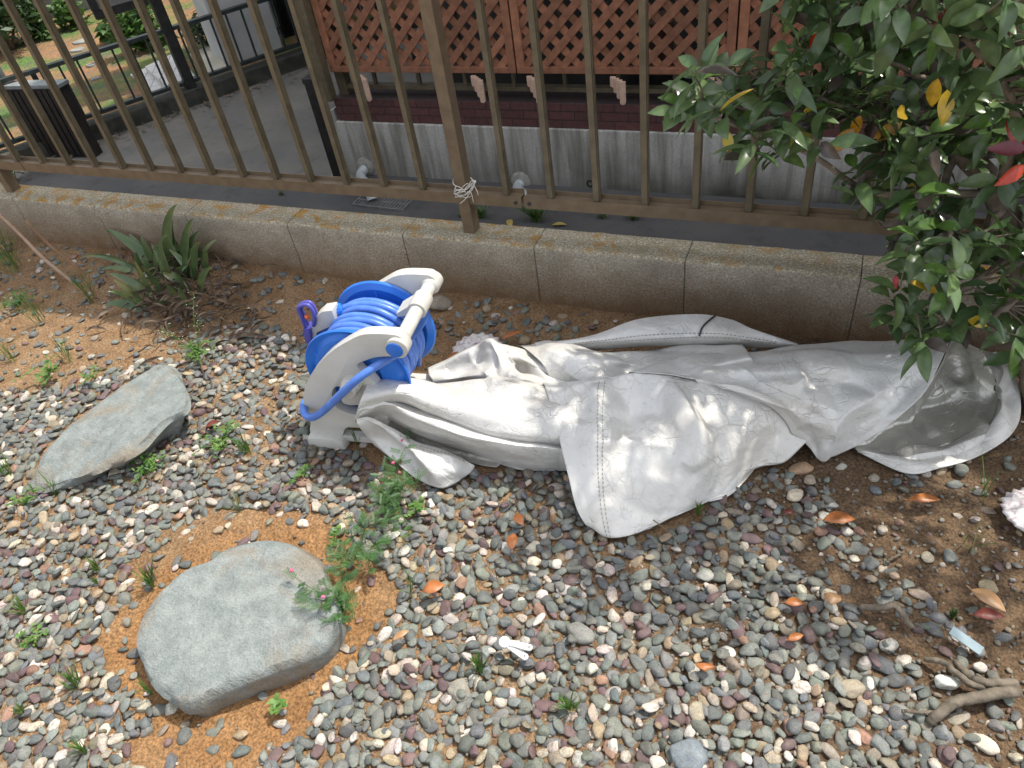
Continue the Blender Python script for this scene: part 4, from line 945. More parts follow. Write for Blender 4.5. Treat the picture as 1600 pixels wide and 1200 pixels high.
# ================================================================== SILVER COVER (a crumpled sheet, settled as cloth patch by patch)
def cover_mat(name, c1, c2, metal, rough):
    mt, nt, bs = new_mat(name); v = pos(nt)
    big = noise_tex(nt, v, 6, 4, .6); fine = noise_tex(nt, v, 500, 2, .6); sp = noise_tex(nt, v, 95, 5, .75)
    cc = ramp(nt, big, [(.35, c1), (.65, c2)])
    wv = N(nt, 'ShaderNodeTexNoise'); wv.inputs['Scale'].default_value = 7; wv.inputs['Detail'].default_value = 3; nt.links.new(v, wv.inputs['Vector'])
    vm = N(nt, 'ShaderNodeVectorMath', operation='MULTIPLY_ADD'); nt.links.new(wv.outputs['Color'], vm.inputs[0]); vm.inputs[1].default_value = (.10, .10, .10); nt.links.new(v, vm.inputs[2])
    cr1 = N(nt, 'ShaderNodeTexVoronoi', feature='DISTANCE_TO_EDGE'); cr1.inputs['Scale'].default_value = 24; nt.links.new(vm.outputs[0], cr1.inputs['Vector'])
    cr2 = N(nt, 'ShaderNodeTexVoronoi', feature='DISTANCE_TO_EDGE'); cr2.inputs['Scale'].default_value = 52; nt.links.new(vm.outputs[0], cr2.inputs['Vector'])
    l1 = ramp(nt, cr1.outputs['Distance'], [(0, (1, 1, 1)), (.028, (0, 0, 0))]); l2 = ramp(nt, cr2.outputs['Distance'], [(0, (1, 1, 1)), (.03, (0, 0, 0))])
    patchy = ramp(nt, noise_tex(nt, v, 11, 3), [(.45, (0, 0, 0)), (.62, (1, 1, 1))])
    ln = mix(nt, 1.0, mix(nt, .6, l1, l2, 'ADD'), patchy, 'MULTIPLY')
    mk = N(nt, 'ShaderNodeMath', operation='MULTIPLY'); nt.links.new(ln, mk.inputs[0]); mk.inputs[1].default_value = .13
    cc = mix(nt, mk.outputs[0], cc, (c1[0]*.4, c1[1]*.38, c1[2]*.34))
    cc = mix(nt, ramp(nt, sp, [(.58, (0, 0, 0)), (.76, (.42, .42, .42))]), cc, (.22, .17, .12))
    cc = mix(nt, ramp(nt, noise_tex(nt, v, 3.3, 4), [(.5, (0, 0, 0)), (.72, (.4, .4, .4))]), cc, (.46, .40, .31))
    nt.links.new(cc, bs.inputs['Base Color']); bs.inputs['Metallic'].default_value = metal
    rr = ramp(nt, sp, [(.3, (rough-.06,)*3), (.7, (rough+.1,)*3)]); nt.links.new(rr, bs.inputs['Roughness'])
    a1 = N(nt, 'ShaderNodeMath', operation='MULTIPLY_ADD'); nt.links.new(ln, a1.inputs[0]); a1.inputs[1].default_value = -.5; nt.links.new(noise_tex(nt, v, 22, 3, .5, .8), a1.inputs[2])
    prev = a1.outputs[0]
    for sc_, am_ in ((9, .9), (19, .5), (41, .22)):
        fv = N(nt, 'ShaderNodeTexVoronoi', feature='F1'); fv.inputs['Scale'].default_value = sc_; nt.links.new(vm.outputs[0], fv.inputs['Vector'])
        ac = N(nt, 'ShaderNodeMath', operation='MULTIPLY_ADD'); nt.links.new(fv.outputs['Distance'], ac.inputs[0]); ac.inputs[1].default_value = am_; nt.links.new(prev, ac.inputs[2]); prev = ac.outputs[0]
    a2 = N(nt, 'ShaderNodeMath', operation='MULTIPLY_ADD'); nt.links.new(fine, a2.inputs[0]); a2.inputs[1].default_value = .06; nt.links.new(prev, a2.inputs[2])
    bump(nt, bs, a2.outputs[0], .42, .009)
    return mt
M_COV = cover_mat('silver_fabric', (.57, .562, .54), (.655, .648, .625), .18, .40)
M_COVIN = cover_mat('silver_lining_and_shade', (.40, .39, .35), (.50, .49, .445), .55, .32)
M_STITCH = simple('stitch_thread', (.24, .23, .2), (.34, .32, .29), 60, .7)
M_TAPE = cover_mat('hem_tape_fabric', (.20, .195, .175), (.28, .27, .245), .3, .5)
M_HEM = cover_mat('hem_fabric', (.54, .53, .50), (.62, .61, .58), .15, .44)

def upsample(ctrl, H, W):
    C_ = np.array([[onZ(x, y, z) for x, y, z in row] for row in ctrl])
    A = np.stack([cr_spline(C_[:, j], H) for j in range(C_.shape[1])], 1)
    return np.stack([cr_spline(A[i], W) for i in range(H)], 0)
def crease(T, lines):
    """sharp folds: (polyline, height, width) - a tent profile along each line"""
    du = np.gradient(T, axis=0); dv = np.gradient(T, axis=1); nrm = np.cross(dv, du); nrm /= np.linalg.norm(nrm, axis=2, keepdims=True)+1e-9
    q = pix(T.reshape(-1, 3)); h = np.zeros(len(q))
    for pl, amp_, wd in lines:
        P = cr_spline(np.array([(x, y, 0) for x, y in pl], float), 40)[:, :2]; d = np.linalg.norm(q[:, None]-P[None], axis=2); k = d.argmin(1); dm = d.min(1)
        t = k/39.; ta = np.clip(np.minimum(t, 1-t)*6+.15, 0, 1); h += amp_*ta*np.exp(-dm/wd)
    return T+nrm*h.reshape(T.shape[:2])[..., None]
def settle(T, slack=.035, it=150, goal=.018, bend=.25, seed=0, amp=.0025, edge_goal=.10, freq=(5, 4), rf=(5.5, 8)):
    """small position based cloth: rest lengths a little longer than the draped target, so it buckles into folds"""
    H, W = T.shape[:2]; X = T.copy(); r_ = np.random.default_rng(seed)
    du = np.gradient(T, axis=0); dv = np.gradient(T, axis=1); nrm = np.cross(dv, du); nrm /= np.linalg.norm(nrm, axis=2, keepdims=True)+1e-9
    o1 = r_.uniform(0, 50, 3); nz = np.array([[mnoise.fractal(Vector(p*np.array([freq[0], freq[1], 10])+o1), 1, 2, 3) for p in row] for row in T])
    nz2 = np.array([[1-abs(mnoise.noise(Vector(p*np.array([rf[0], rf[1], 9])+o1*1.7)))*2 for p in row] for row in T])
    w0 = np.clip(np.minimum.outer(np.minimum(np.arange(H), np.arange(H)[::-1]), np.minimum(np.arange(W), np.arange(W)[::-1]))/9., 0, 1)
    T = T+nrm*(amp*w0*(.8*nz+1.5*nz2))[..., None]; X = T.copy()
    G = np.full((H, W, 1), goal); G[0] = G[-1] = edge_goal; G[:, 0] = G[:, -1] = edge_goal
    D = lambda a, b: np.linalg.norm(T[a]-T[b], axis=-1, keepdims=True)*(1+slack)
    sl = np.s_; cons = []
    for p in (0, 1):
        a, b = sl[:, p:W-1:2], sl[:, p+1:W:2]; cons.append((a, b, 1.0)); a, b = sl[p:H-1:2], sl[p+1:H:2]; cons.append((a, b, 1.0))
        a, b = sl[p:H-1:2, :-1], sl[p+1:H:2, 1:]; cons.append((a, b, .4)); a, b = sl[p:H-1:2, 1:], sl[p+1:H:2, :-1]; cons.append((a, b, .4))
    for p in range(4):
        for st_ in (2, 3):
            if True:
                ia = np.arange(p, W-st_, 2*st_) if p < st_*2 else []
                if len(ia): cons.append((sl[:, ia], sl[:, ia+st_], bend))
                ib = np.arange(p, H-st_, 2*st_)
                if len(ib): cons.append((sl[ib], sl[ib+st_], bend))
    cons = [(a, b, k, D(a, b)) for a, b, k in cons]
    for _ in range(it):
        for a, b, k, L in cons:
            d = X[b]-X[a]; l = np.linalg.norm(d, axis=-1, keepdims=True)+1e-9; c = d*(.5*k*(l-L)/l)
            X[a] = X[a]+c; X[b] = X[b]-c
        X += (T-X)*G; X[..., 2] -= .00003
        X[..., 2] = np.maximum(X[..., 2], .010)
    for _ in range(3):                                        # iron out grid-sized ruffles
        X[1:-1, 1:-1] = X[1:-1, 1:-1]*.55+.1125*(X[:-2, 1:-1]+X[2:, 1:-1]+X[1:-1, :-2]+X[1:-1, 2:])
    return X
cov = MB(); PATCH = {}
def patch(key, ctrl, H, W, mi=0, folds=(), **kw):
    X = settle(crease(upsample(ctrl, H, W), folds), seed=len(PATCH)+3, **kw); PATCH[key] = X; cov.grid(X, mi)
# foot sheet with the open mouth of the cover, dark lining inside, pale hem band outside
CD = [[(1325,692,.03),(1370,668,.04),(1412,640,.05),(1445,608,.07),(1470,570,.10),(1483,540,.14),(1488,528,.165)],
      [(1330,697,.02),(1385,680,.02),(1435,660,.018),(1475,628,.02),(1495,592,.04),(1497,556,.09),(1496,529,.155)],
      [(1334,700,.018),(1398,692,.02),(1462,678,.02),(1513,652,.022),(1532,615,.04),(1522,572,.08),(1510,536,.14)],
      [(1338,702,.022),(1412,697,.028),(1487,683,.034),(1543,655,.04),(1560,615,.06),(1550,575,.09),(1538,548,.12)],
      [(1340,705,.016),(1413,718,.026),(1478,708,.028),(1535,690,.030),(1572,655,.036),(1574,600,.06),(1560,550,.11)],
      [(1342,707,.01),(1416,740,.008),(1470,731,.010),(1528,713,.012),(1580,678,.015),(1595,632,.03),(1578,553,.08)]]
X = settle(crease(upsample(CD, 72, 96), [([(1450,660),(1470,630),(1500,640)], 0.0136, 9.2), ([(1440,640),(1480,610),(1510,600)], -0.0099, 10.3), ([(1420,672),(1440,640),(1435,620)], 0.0112, 9.2), ([(1490,660),(1500,640),(1520,645)], 0.0099, 9.0), ([(1490,600),(1520,580)], 0.0074, 10.3), ([(1370,685),(1420,660)], 0.0074, 10.3)]), seed=31, slack=.006, it=90, rf=(11, 11), amp=.013, goal=.06, bend=.2)
PATCH['mouth'] = X; hsplit = int(71*3/5)
cov.grid(X[:hsplit+1], 1)
hemband = X[hsplit:]
patch('E', [[(835,537,.10),(890,531,.12),(939,522,.13),(1000,501,.158),(1082,493,.168),(1139,501,.158),(1180,517,.15),(1245,537,.125)],
            [(836,536,.11),(890,530,.13),(940,520,.136),(1000,499,.164),(1082,491,.174),(1139,499,.164),(1180,516,.156),(1246,537,.13)],
            [(838,545,.11),(895,535,.13),(945,527,.14),(1000,515,.165),(1080,509,.17),(1135,514,.165),(1178,524,.15),(1248,539,.13)],
            [(845,555,.10),(905,540,.12),(950,535,.13),(1005,531,.15),(1075,528,.155),(1130,528,.15),(1180,533,.14),(1252,541,.125)],
            [(848,562,.08),(908,548,.09),(955,545,.10),(1008,541,.11),(1078,540,.11),(1132,541,.11),(1182,543,.115),(1254,543,.12)]], 40, 120, slack=.006, it=90, amp=.0015, goal=.06, bend=.2)
patch('F', [[(806,548,.06),(846,536,.08),(890,540,.09),(945,552,.10),(1010,547,.10),(1080,540,.11),(1160,541,.12)],
            [(812,540,.10),(850,530,.12),(890,535,.13),(945,548,.13),(1010,545,.12),(1080,536,.125),(1160,539,.135)],
            [(830,552,.14),(870,545,.155),(910,550,.16),(960,562,.145),(1015,560,.125),(1080,548,.135),(1165,545,.155)],
            [(850,572,.14),(890,568,.155),(935,580,.145),(980,578,.125),(1030,570,.15),(1090,561,.165),(1170,552,.17)],
            [(860,592,.12),(905,592,.135),(945,594,.14),(990,588,.15),(1040,581,.175),(1095,574,.18),(1175,560,.175)],
            [(865,612,.09),(905,614,.10),(945,614,.11),(995,602,.12),(1045,596,.13),(1100,590,.14),(1180,575,.14)]], 70, 110, slack=.006, it=90, amp=.006, rf=(7, 11), goal=.06, bend=.2, folds=[([(840,545),(900,562),(1000,566)], -0.0124, 13.8), ([(905,575),(950,560),(1010,556)], 0.0074, 9.2), ([(960,590),(1040,560),(1150,548)], 0.0112, 11.5), ([(1000,578),(1080,562),(1170,556)], -0.0087, 9.2), ([(860,560),(900,590),(930,600)], -0.0087, 10.3)])
patch('G', [[(668,575,.03),(700,560,.05),(738,540,.08),(764,533,.11),(785,542,.11),(820,550,.10),(860,562,.11)],
            [(669,577,.05),(702,562,.075),(740,541,.11),(764,530,.15),(786,539,.14),(822,548,.125),(862,560,.13)],
            [(670,585,.05),(705,577,.065),(745,566,.085),(770,552,.15),(800,558,.13),(835,568,.14),(880,578,.14)],
            [(676,595,.05),(712,588,.09),(750,581,.12),(785,576,.13),(815,578,.10),(848,588,.13),(890,594,.135)],
            [(680,604,.04),(720,600,.07),(760,597,.10),(800,596,.12),(838,598,.14),(872,604,.13),(905,610,.12)],
            [(684,615,.03),(724,612,.05),(764,609,.07),(804,608,.09),(840,611,.10),(874,616,.10),(906,620,.09)]], 70, 100, slack=.006, it=90, amp=.0035, rf=(12, 11), goal=.06, bend=.2, folds=[([(764,532),(768,560),(776,592)], 0.0186, 10.3), ([(735,545),(742,570),(770,590)], -0.0124, 11.5), ([(790,545),(800,575),(800,600)], -0.0161, 10.3), ([(800,580),(830,572),(880,590),(905,604)], 0.0161, 10.3), ([(755,592),(800,590),(850,604)], -0.0112, 9.2), ([(690,585),(730,575),(760,580)], 0.0099, 9.0)])
patch('H3', [[(572,645,.08),(640,665,.06),(720,690,.05),(790,715,.035)],[(590,668,.035),(650,685,.025),(720,704,.022),(785,722,.015)],[(632,688,.02),(688,706,.016),(742,724,.012),(775,730,.01)]], 30, 60, 1, slack=.04)  # backing filler in the darker lining silver, its tone standing in for shade
patch('H2', [[(566,632,.18),(610,618,.165),(665,635,.125),(735,660,.115),(800,680,.10),(850,688,.09),(892,693,.08)],
             [(560,640,.185),(606,628,.180),(660,648,.145),(732,672,.135),(800,692,.12),(850,698,.11),(892,700,.10)],
             [(556,650,.17),(601,636,.165),(658,662,.13),(733,692,.115),(800,712,.09),(850,717,.08),(890,717,.075)],
             [(554,657,.15),(598,645,.13),(656,675,.09),(737,705,.065),(803,729,.03),(850,733,.03),(888,732,.03)],
             [(558,662,.11),(602,654,.09),(665,684,.055),(745,711,.02),(806,733,.009),(850,736,.009),(887,736,.009)]], 60, 150, slack=.006, it=90, amp=.006, rf=(2.5, 11), goal=.06, bend=.2, folds=[([(600,630),(680,668),(780,692),(870,700)], -0.0087, 9.0), ([(640,655),(720,690),(800,716)], 0.0062, 9.2)])
patch('H1', [[(578,601,.17),(631,595,.15),(687,599,.12),(745,594,.12),(800,593,.12),(850,605,.13),(892,614,.13)],
             [(575,598,.20),(631,590,.185),(687,595,.15),(745,590,.145),(800,589,.15),(850,601,.155),(892,612,.15)],
             [(571,606,.212),(634,602,.198),(690,609,.165),(745,609,.165),(800,611,.17),(850,621,.165),(892,630,.155)],
             [(566,618,.210),(625,612,.200),(686,624,.17),(741,638,.175),(800,644,.17),(850,650,.16),(893,655,.145)],
             [(560,634,.195),(618,619,.190),(681,637,.155),(738,661,.145),(800,678,.135),(850,683,.125),(894,686,.115)],
             [(556,652,.165),(615,628,.165),(678,646,.125),(736,671,.115),(800,689,.10),(850,695,.09),(894,698,.09)]], 80, 150, slack=.006, it=90, amp=.007, rf=(3, 10), goal=.06, bend=.2, folds=[([(600,612),(680,622),(780,650),(860,668)], 0.0074, 11.5), ([(757,592),(800,604),(850,612)], -0.0136, 10.3), ([(620,640),(700,650),(800,690)], -0.0074, 9.0), ([(700,600),(720,625),(700,640)], 0.0050, 10.3)])
patch('I', [[(556,654,.155),(578,652,.14),(612,669,.095),(648,690,.06),(697,704,.055),(741,727,.03)],
            [(560,665,.14),(584,663,.125),(617,680,.085),(652,700,.07),(700,712,.065),(741,731,.022)],
            [(573,682,.085),(597,690,.06),(630,708,.045),(663,727,.055),(703,733,.05),(733,740,.018)],
            [(585,695,.04),(612,716,.03),(645,744,.015),(687,762,.011),(712,754,.014),(722,747,.011)]], 44, 80, slack=.006, it=90, amp=.008, rf=(9, 9), goal=.06, bend=.2, folds=[([(600,670),(660,720),(690,755)], -0.0087, 9.2), ([(650,695),(640,720),(645,742)], 0.0062, 9.2), ([(700,712),(690,740)], 0.0087, 9.0)])
patch('A', [[(846,603,.13),(939,593,.158),(995,584,.163),(1058,586,.172),(1140,602,.13),(1206,626,.10),(1285,656,.06)],
            [(850,600,.155),(938,592,.17),(995,583,.175),(1058,585,.185),(1140,598,.16),(1206,622,.13),(1285,654,.075)],
            [(858,625,.155),(935,615,.17),(1000,612,.155),(1067,610,.19),(1112,645,.145),(1190,656,.12),(1270,678,.06)],
            [(869,666,.135),(935,668,.15),(1000,672,.13),(1090,658,.165),(1125,690,.115),(1175,688,.09),(1250,700,.05)],
            [(886,736,.085),(935,735,.10),(1000,735,.09),(1096,712,.115),(1132,722,.085),(1165,716,.06),(1225,722,.03)],
            [(900,792,.045),(940,795,.055),(1000,790,.045),(1070,770,.055),(1120,755,.045),(1150,750,.035),(1195,727,.02)],
            [(914,818,.022),(948,836,.02),(995,832,.018),(1060,803,.018),(1100,784,.018),(1144,770,.015),(1185,726,.013)],
            [(920,822,.008),(952,838,.008),(996,834,.008),(1060,806,.008),(1100,787,.008),(1142,773,.008),(1183,729,.008)]], 110, 140, slack=.006, it=90, amp=.0055, rf=(7, 6), goal=.06, bend=.2, folds=[([(1000,590),(1050,680),(1070,770)], .009, 8), ([(880,640),(960,650),(1050,635)], .008, 8), ([(890,700),(980,690),(1060,700)], -.008, 9), ([(945,760),(1010,800),(1060,800)], .006, 8), ([(1058,586),(1080,620),(1100,660),(1128,728)], 0.0099, 18.4), ([(905,600),(912,625),(905,660)], 0.0099, 11.5), ([(925,598),(935,630),(925,670)], -0.0112, 11.5), ([(960,600),(985,640),(970,680)], 0.0099, 14.9), ([(995,590),(1020,630),(1000,670)], -0.0087, 16.1), ([(1040,640),(1080,690),(1100,740)], -0.0050, 16.1), ([(930,700),(1000,730),(1090,745)], 0.0062, 18.4), ([(1160,740),(1150,700),(1190,650)], -0.0062, 13.8)])
patch('B', [[(985,584,.14),(1075,555,.14),(1160,549,.13),(1262,543,.12),(1340,537,.12),(1420,531,.125),(1488,529,.14)],
            [(985,581,.17),(1075,551,.175),(1160,545,.165),(1262,539,.155),(1340,533,.15),(1420,528,.155),(1487,526,.17)],
            [(1020,583,.18),(1100,571,.19),(1180,569,.185),(1262,568,.185),(1340,564,.165),(1420,558,.165),(1474,556,.16)],
            [(1058,586,.186),(1125,587,.185),(1195,600,.17),(1262,608,.165),(1330,603,.14),(1395,597,.145),(1447,610,.13)],
            [(1082,591,.186),(1140,603,.18),(1206,627,.16),(1265,648,.13),(1320,638,.125),(1365,635,.115),(1412,645,.105)],
            [(1092,601,.17),(1145,612,.165),(1208,636,.14),(1272,680,.085),(1310,680,.09),(1345,670,.075),(1385,668,.07)],
            [(1104,608,.14),(1150,618,.14),(1211,641,.12),(1277,717,.018),(1301,713,.022),(1322,704,.026),(1347,692,.032)]], 110, 150, slack=.006, it=90, amp=.007, rf=(7, 9), goal=.06, bend=.2, folds=[([(1100,600),(1180,585),(1262,580)], .009, 8), ([(1270,582),(1340,600),(1400,640)], .009, 8), ([(1230,545),(1330,552),(1440,548)], -.008, 9), ([(1150,560),(1210,605),(1290,640)], -.007, 8), ([(1300,600),(1310,650),(1290,705)], .010, 9), ([(1262,560),(1270,580),(1268,612)], 0.0099, 9.0), ([(1235,545),(1268,578),(1305,590)], 0.0074, 9.0), ([(1268,580),(1240,600),(1200,590)], -0.0074, 10.3), ([(1277,716),(1262,670),(1285,640)], 0.0124, 10.3), ([(1300,700),(1320,650),(1400,600)], -0.0087, 13.8), ([(1190,600),(1290,655)], 0.0087, 9.2), ([(1195,700),(1225,680),(1265,665)], -0.0099, 10.3), ([(1330,560),(1420,575),(1440,600)], 0.0074, 13.8), ([(1060,586),(1140,560),(1240,556)], 0.0074, 10.3), ([(1340,670),(1390,640),(1440,590)], 0.0074, 9.2)])
cover = cov.build('silver_cover', [M_COV, M_COVIN], smooth=True)
tag(cover, 'large crumpled silver fabric cover lying on the gravel along the wall', 'cover')
sol = cover.modifiers.new('Solidify', 'SOLIDIFY'); sol.thickness = .0014; sol.offset = 0
hm = MB(); hm.grid(hemband); hob = hm.build('hem_band', M_HEM, cover, smooth=True); s2_ = hob.modifiers.new('Solidify', 'SOLIDIFY'); s2_.thickness = .003; s2_.offset = 0
tp = MB(); tpx = hemband[0:9].copy(); tn = np.cross(np.gradient(tpx, axis=1), np.gradient(tpx, axis=0)); tn /= np.linalg.norm(tn, axis=2, keepdims=True)+1e-9; tn *= np.sign((tn*(CAM-tpx)).sum(2, keepdims=True)); tpx = tpx+tn*.0032; tp.grid(tpx); tp.build('hem_tape', M_TAPE, cover, smooth=True)
def stitches(b, line, lift, ln=.0055, gap=.0035, wd=.0014):
    line = np.asarray(line); L = np.concatenate([[0], np.cumsum(np.linalg.norm(np.diff(line, axis=0), axis=1))]); t = .002
    ip = lambda q: np.array([np.interp(q, L, line[:, k]) for k in range(3)])
    while t+ln < L[-1]: b.obox(ip(t)+lift, ip(t+ln)+lift, wd, .0012); t += ln+gap
st1 = MB()
mx = PATCH['mouth']
for rr in (hsplit+2, hsplit+7): stitches(st1, mx[rr], np.array([0, -.0004, .0036]), .004, .002)
zz = mx[hsplit+2]; z2 = mx[hsplit+7]
for j in range(3, 94): st1.obox(zz[j]+UPZ*.0034, z2[j]*.98+z2[min(j+1, 95)]*.02+UPZ*.0034, .0009, .001)
st1.build('hem_stitching', M_STITCH, cover)
e = PATCH['E']; a_ = PATCH['A']; hI = PATCH['I']
for arr, lines, lf in ((e, [(np.s_[25, 6:-8]), (np.s_[29, 6:-8])], (0, -.0012, .0012)), (a_, [(np.s_[18:-6, 23]), (np.s_[18:-6, 26])], (0, -.0012, .0014)), (hI, [(np.s_[5, 36:-4]), (np.s_[9, 36:-4])], (0, -.001, .0014))):
    st2 = MB()
    for q in lines: stitches(st2, arr[q], np.array(lf))
    st2.build('seam_stitching', M_STITCH, cover)
dc = MB(); dc.tube(cr_spline([e[10, 78]+np.array([0, 0, .004]), e[14, 76]+np.array([0, -.003, .004]), e[20, 73]+np.array([0, -.003, .003]), e[27, 73]+np.array([0, -.004, .002])], 16), .0022, 8)
dc.build('drawcord', simple('black_cord', (.02, .02, .03), (.03, .03, .04), 50, .6), cover, smooth=True)

# ================================================================== SHELLS, CLIP, STRIP
M_SHELL = None
def shell_mat():
    mt, nt, bs = new_mat('shell'); v = objco(nt)
    f = noise_tex(nt, v, 70, 4, .7); g = noise_tex(nt, v, 30, 3)
    cc = ramp(nt, f, [(.40, (.42, .34, .37)), (.5, (.66, .63, .62)), (.7, (.74, .73, .72))])
    nt.links.new(cc, bs.inputs['Base Color']); bs.inputs['Roughness'].default_value = .6; bump(nt, bs, f, .5, .003); return mt
M_SHELL = shell_mat()
def shell(px, py, wpx, ang, label, tiltx=.0, lift=.012, pxh=1.0, nrib=17):
    c = onZ(px, py, .02); R_ = pxm(wpx/2, c); b = MB(); nr, na = 10, 86; P = np.zeros((nr, na, 3)); th0 = math.radians(ang)
    for i in range(nr):
        r = (i+.4)/(nr-.6)
        for j in range(na):
            a = -2.3+4.6*j/(na-1); rib = math.cos(a*nrib)
            rad = R_*r*(1+.035*rib*r)*(1.02-.12*abs(a)/2.3)*1.0
            x = rad*math.sin(a)*1.02; y = rad*math.cos(a)-R_*.15; z = R_*.30*(1-r*r)+R_*.022*rib*r
            P[i, j] = (x*math.cos(th0)-y*math.sin(th0), x*math.sin(th0)+y*math.cos(th0), z)
    P += c+np.array([0, 0, lift-.015]); b.grid(P)
    ce = P[0].mean(0); o = len(b.v); b.v.append(tuple(ce+UPZ*.0008)); b.f += [[o, j, j+1] for j in range(na-1)]; b.mi += [0]*(na-1)
    ob = b.build('seashell', M_SHELL, smooth=True); s_ = ob.modifiers.new('Solidify', 'SOLIDIFY'); s_.thickness = .0022
    return tag(ob, label, 'shell', 'white scallop shells round the cover')
shell(747, 545, 82, 10, 'white scallop shell lying behind the left end of the silver cover', lift=.02)
shell(653, 606, 40, -30, 'small brownish scallop shell beneath the hose reel frame')
shell(1612, 803, 100, 70, 'large white ribbed shell on the dark soil at the edge of the photo', lift=.024, nrib=22)
M_CLIP = simple('clip_white', (.72, .72, .72), (.78, .78, .78), 40, .35)
cl = thing('plastic_clip', onZ(800, 1012), 'white plastic clip with two hinged arms on the gravel', 'clip')
hz = .034
cc0 = onZ(788, 1004, hz); e1 = onZ(820, 1026, hz-.004); e2 = onZ(827, 1012, hz+.006)
def arm(p, q, w, t, name):
    d = q-p; L = np.linalg.norm(d); d /= L; s_ = np.cross(UPZ, d); s_ /= np.linalg.norm(s_); n_ = np.cross(d, s_); prof = []
    for k in range(9): a = -math.pi/2+math.pi*k/8; prof.append(q+d*math.cos(a)*w+s_*math.sin(a)*w)
    prof += [p+s_*w*.8, p-s_*w*.8]; n = len(prof); b = MB(); b.add([x+n_*t/2 for x in prof]+[x-n_*t/2 for x in prof], [list(range(n)), [n+i for i in range(n)][::-1]]+[[i, (i+1) % n, n+(i+1) % n, n+i] for i in range(n)])
    b.obox(p+n_*(t*.5+.0008), q+n_*(t*.5+.0008)-d*w*.6, w*.45, .0016, tuple(n_))
    o = b.build(name, M_CLIP, cl, smooth=True, fix=True, bevel=.0006, sharp=40)
    h = MB(); h.lathe(q+n_*(t*.5+.0002), n_, [(0, .0017), (.0005, .0017), (.0006, 0)], 12); h.build('rivet_hole', M_DARK, o)
arm(cc0, e1, .0062, .005, 'arm'); arm(cc0+UPZ*.004, e2, .0058, .004, 'arm')
b = MB(); b.lathe(cc0-UPZ*.004, UPZ+np.array([.2, -.15, 0]), [(0, .0095), (.009, .0105), (.012, .0095), (.012, .0065), (.009, .006), (.009, 0)], 24); b.build('hinge_disc', M_CLIP, cl, smooth=True, sharp=40)
sp0, sp1 = onZ(1486, 984, .03), onZ(1534, 1018, .022); b = MB(); b.obox(sp0, sp1, .018, .0022)
tag(b.build('plastic_strip', simple('strip_blue_grey', (.17, .235, .265), (.22, .29, .32), 30, .65), bevel=.0006), 'small flat blue grey plastic strip near the dead leaf pair at right', 'plastic strip')

# ================================================================== ROOTS, TWIGS, STALKS
M_ROOT = simple('root_bark', (.085, .07, .05), (.17, .14, .105), 60, .85, 0, .5, 150)
def stick(name, pts, r0, r1, label, cat, grp=None, mat=None, n=26, jit=.0015):
    P = cr_spline([onZ(x, y, z) for x, y, z in pts], n); P += rng.normal(size=P.shape)*jit*.5; b = MB(); b.tube(P, list(np.linspace(r0, r1, n)), 9)
    return tag(b.build(name, mat or M_ROOT, smooth=True), label, cat, grp)
G_ROOT = 'bare roots at the lower right'
stick('tree_root', [(1590,1080,.02),(1560,1084,.03),(1520,1090,.032),(1490,1098,.03),(1470,1112,.026),(1452,1128,.012)], .0095, .008, 'thickest lower bare root ending among the pebbles', 'root', G_ROOT)
stick('tree_root', [(1586,1068,.018),(1545,1066,.03),(1520,1060,.03),(1502,1044,.026),(1492,1034,.014)], .008, .005, 'upper bare root curving down toward the edge of the gravel', 'root', G_ROOT)
stick('tree_root', [(1540,1074,.022),(1515,1068,.03),(1492,1050,.03),(1472,1034,.026),(1445,1030,.012)], .0062, .0045, 'middle bare root with a sharp bend', 'root', G_ROOT)
stick('tree_root', [(1344,948,.016),(1378,950,.03),(1396,946,.034),(1410,960,.03),(1425,982,.016)], .006, .005, 'kinked brown root arching over pebbles above the others', 'root', G_ROOT)
stick('tree_root', [(1410,1112,.018),(1440,1113,.024),(1462,1112,.02)], .003, .002, 'thin straight rootlet crossing the pebbles', 'root', G_ROOT)
stick('twig', [(1020,812,.03),(1050,835,.03),(1070,862,.025)], .0012, .0008, 'thin grey twig on the gravel below the corner of the cover', 'twig', mat=M_TWIG)
stick('twig', [(1384,878,.012),(1402,868,.016),(1412,862,.012)], .003, .002, 'short grey twig on the dark soil', 'twig', mat=M_TWIG)
M_STALK = simple('dry_stalk', (.34, .22, .16), (.46, .33, .24), 25, .8)
stick('dry_stalk', [(-40,300,.34),(20,355,.20),(70,405,.09),(116,442,.0)], .0052, .0062, 'thick bare pinkish stalk leaning at the left end of the wall', 'stalk', 'dry stalks leaning at left', M_STALK, jit=0)
stick('dry_stalk', [(40,345,.24),(80,385,.14),(112,410,.07),(138,436,.0)], .0035, .0058, 'thinner brown stalk just right of the pink one', 'stalk', 'dry stalks leaning at left', simple('dry_stalk_brown', (.22, .13, .07), (.30, .18, .11), 25, .8), jit=0)

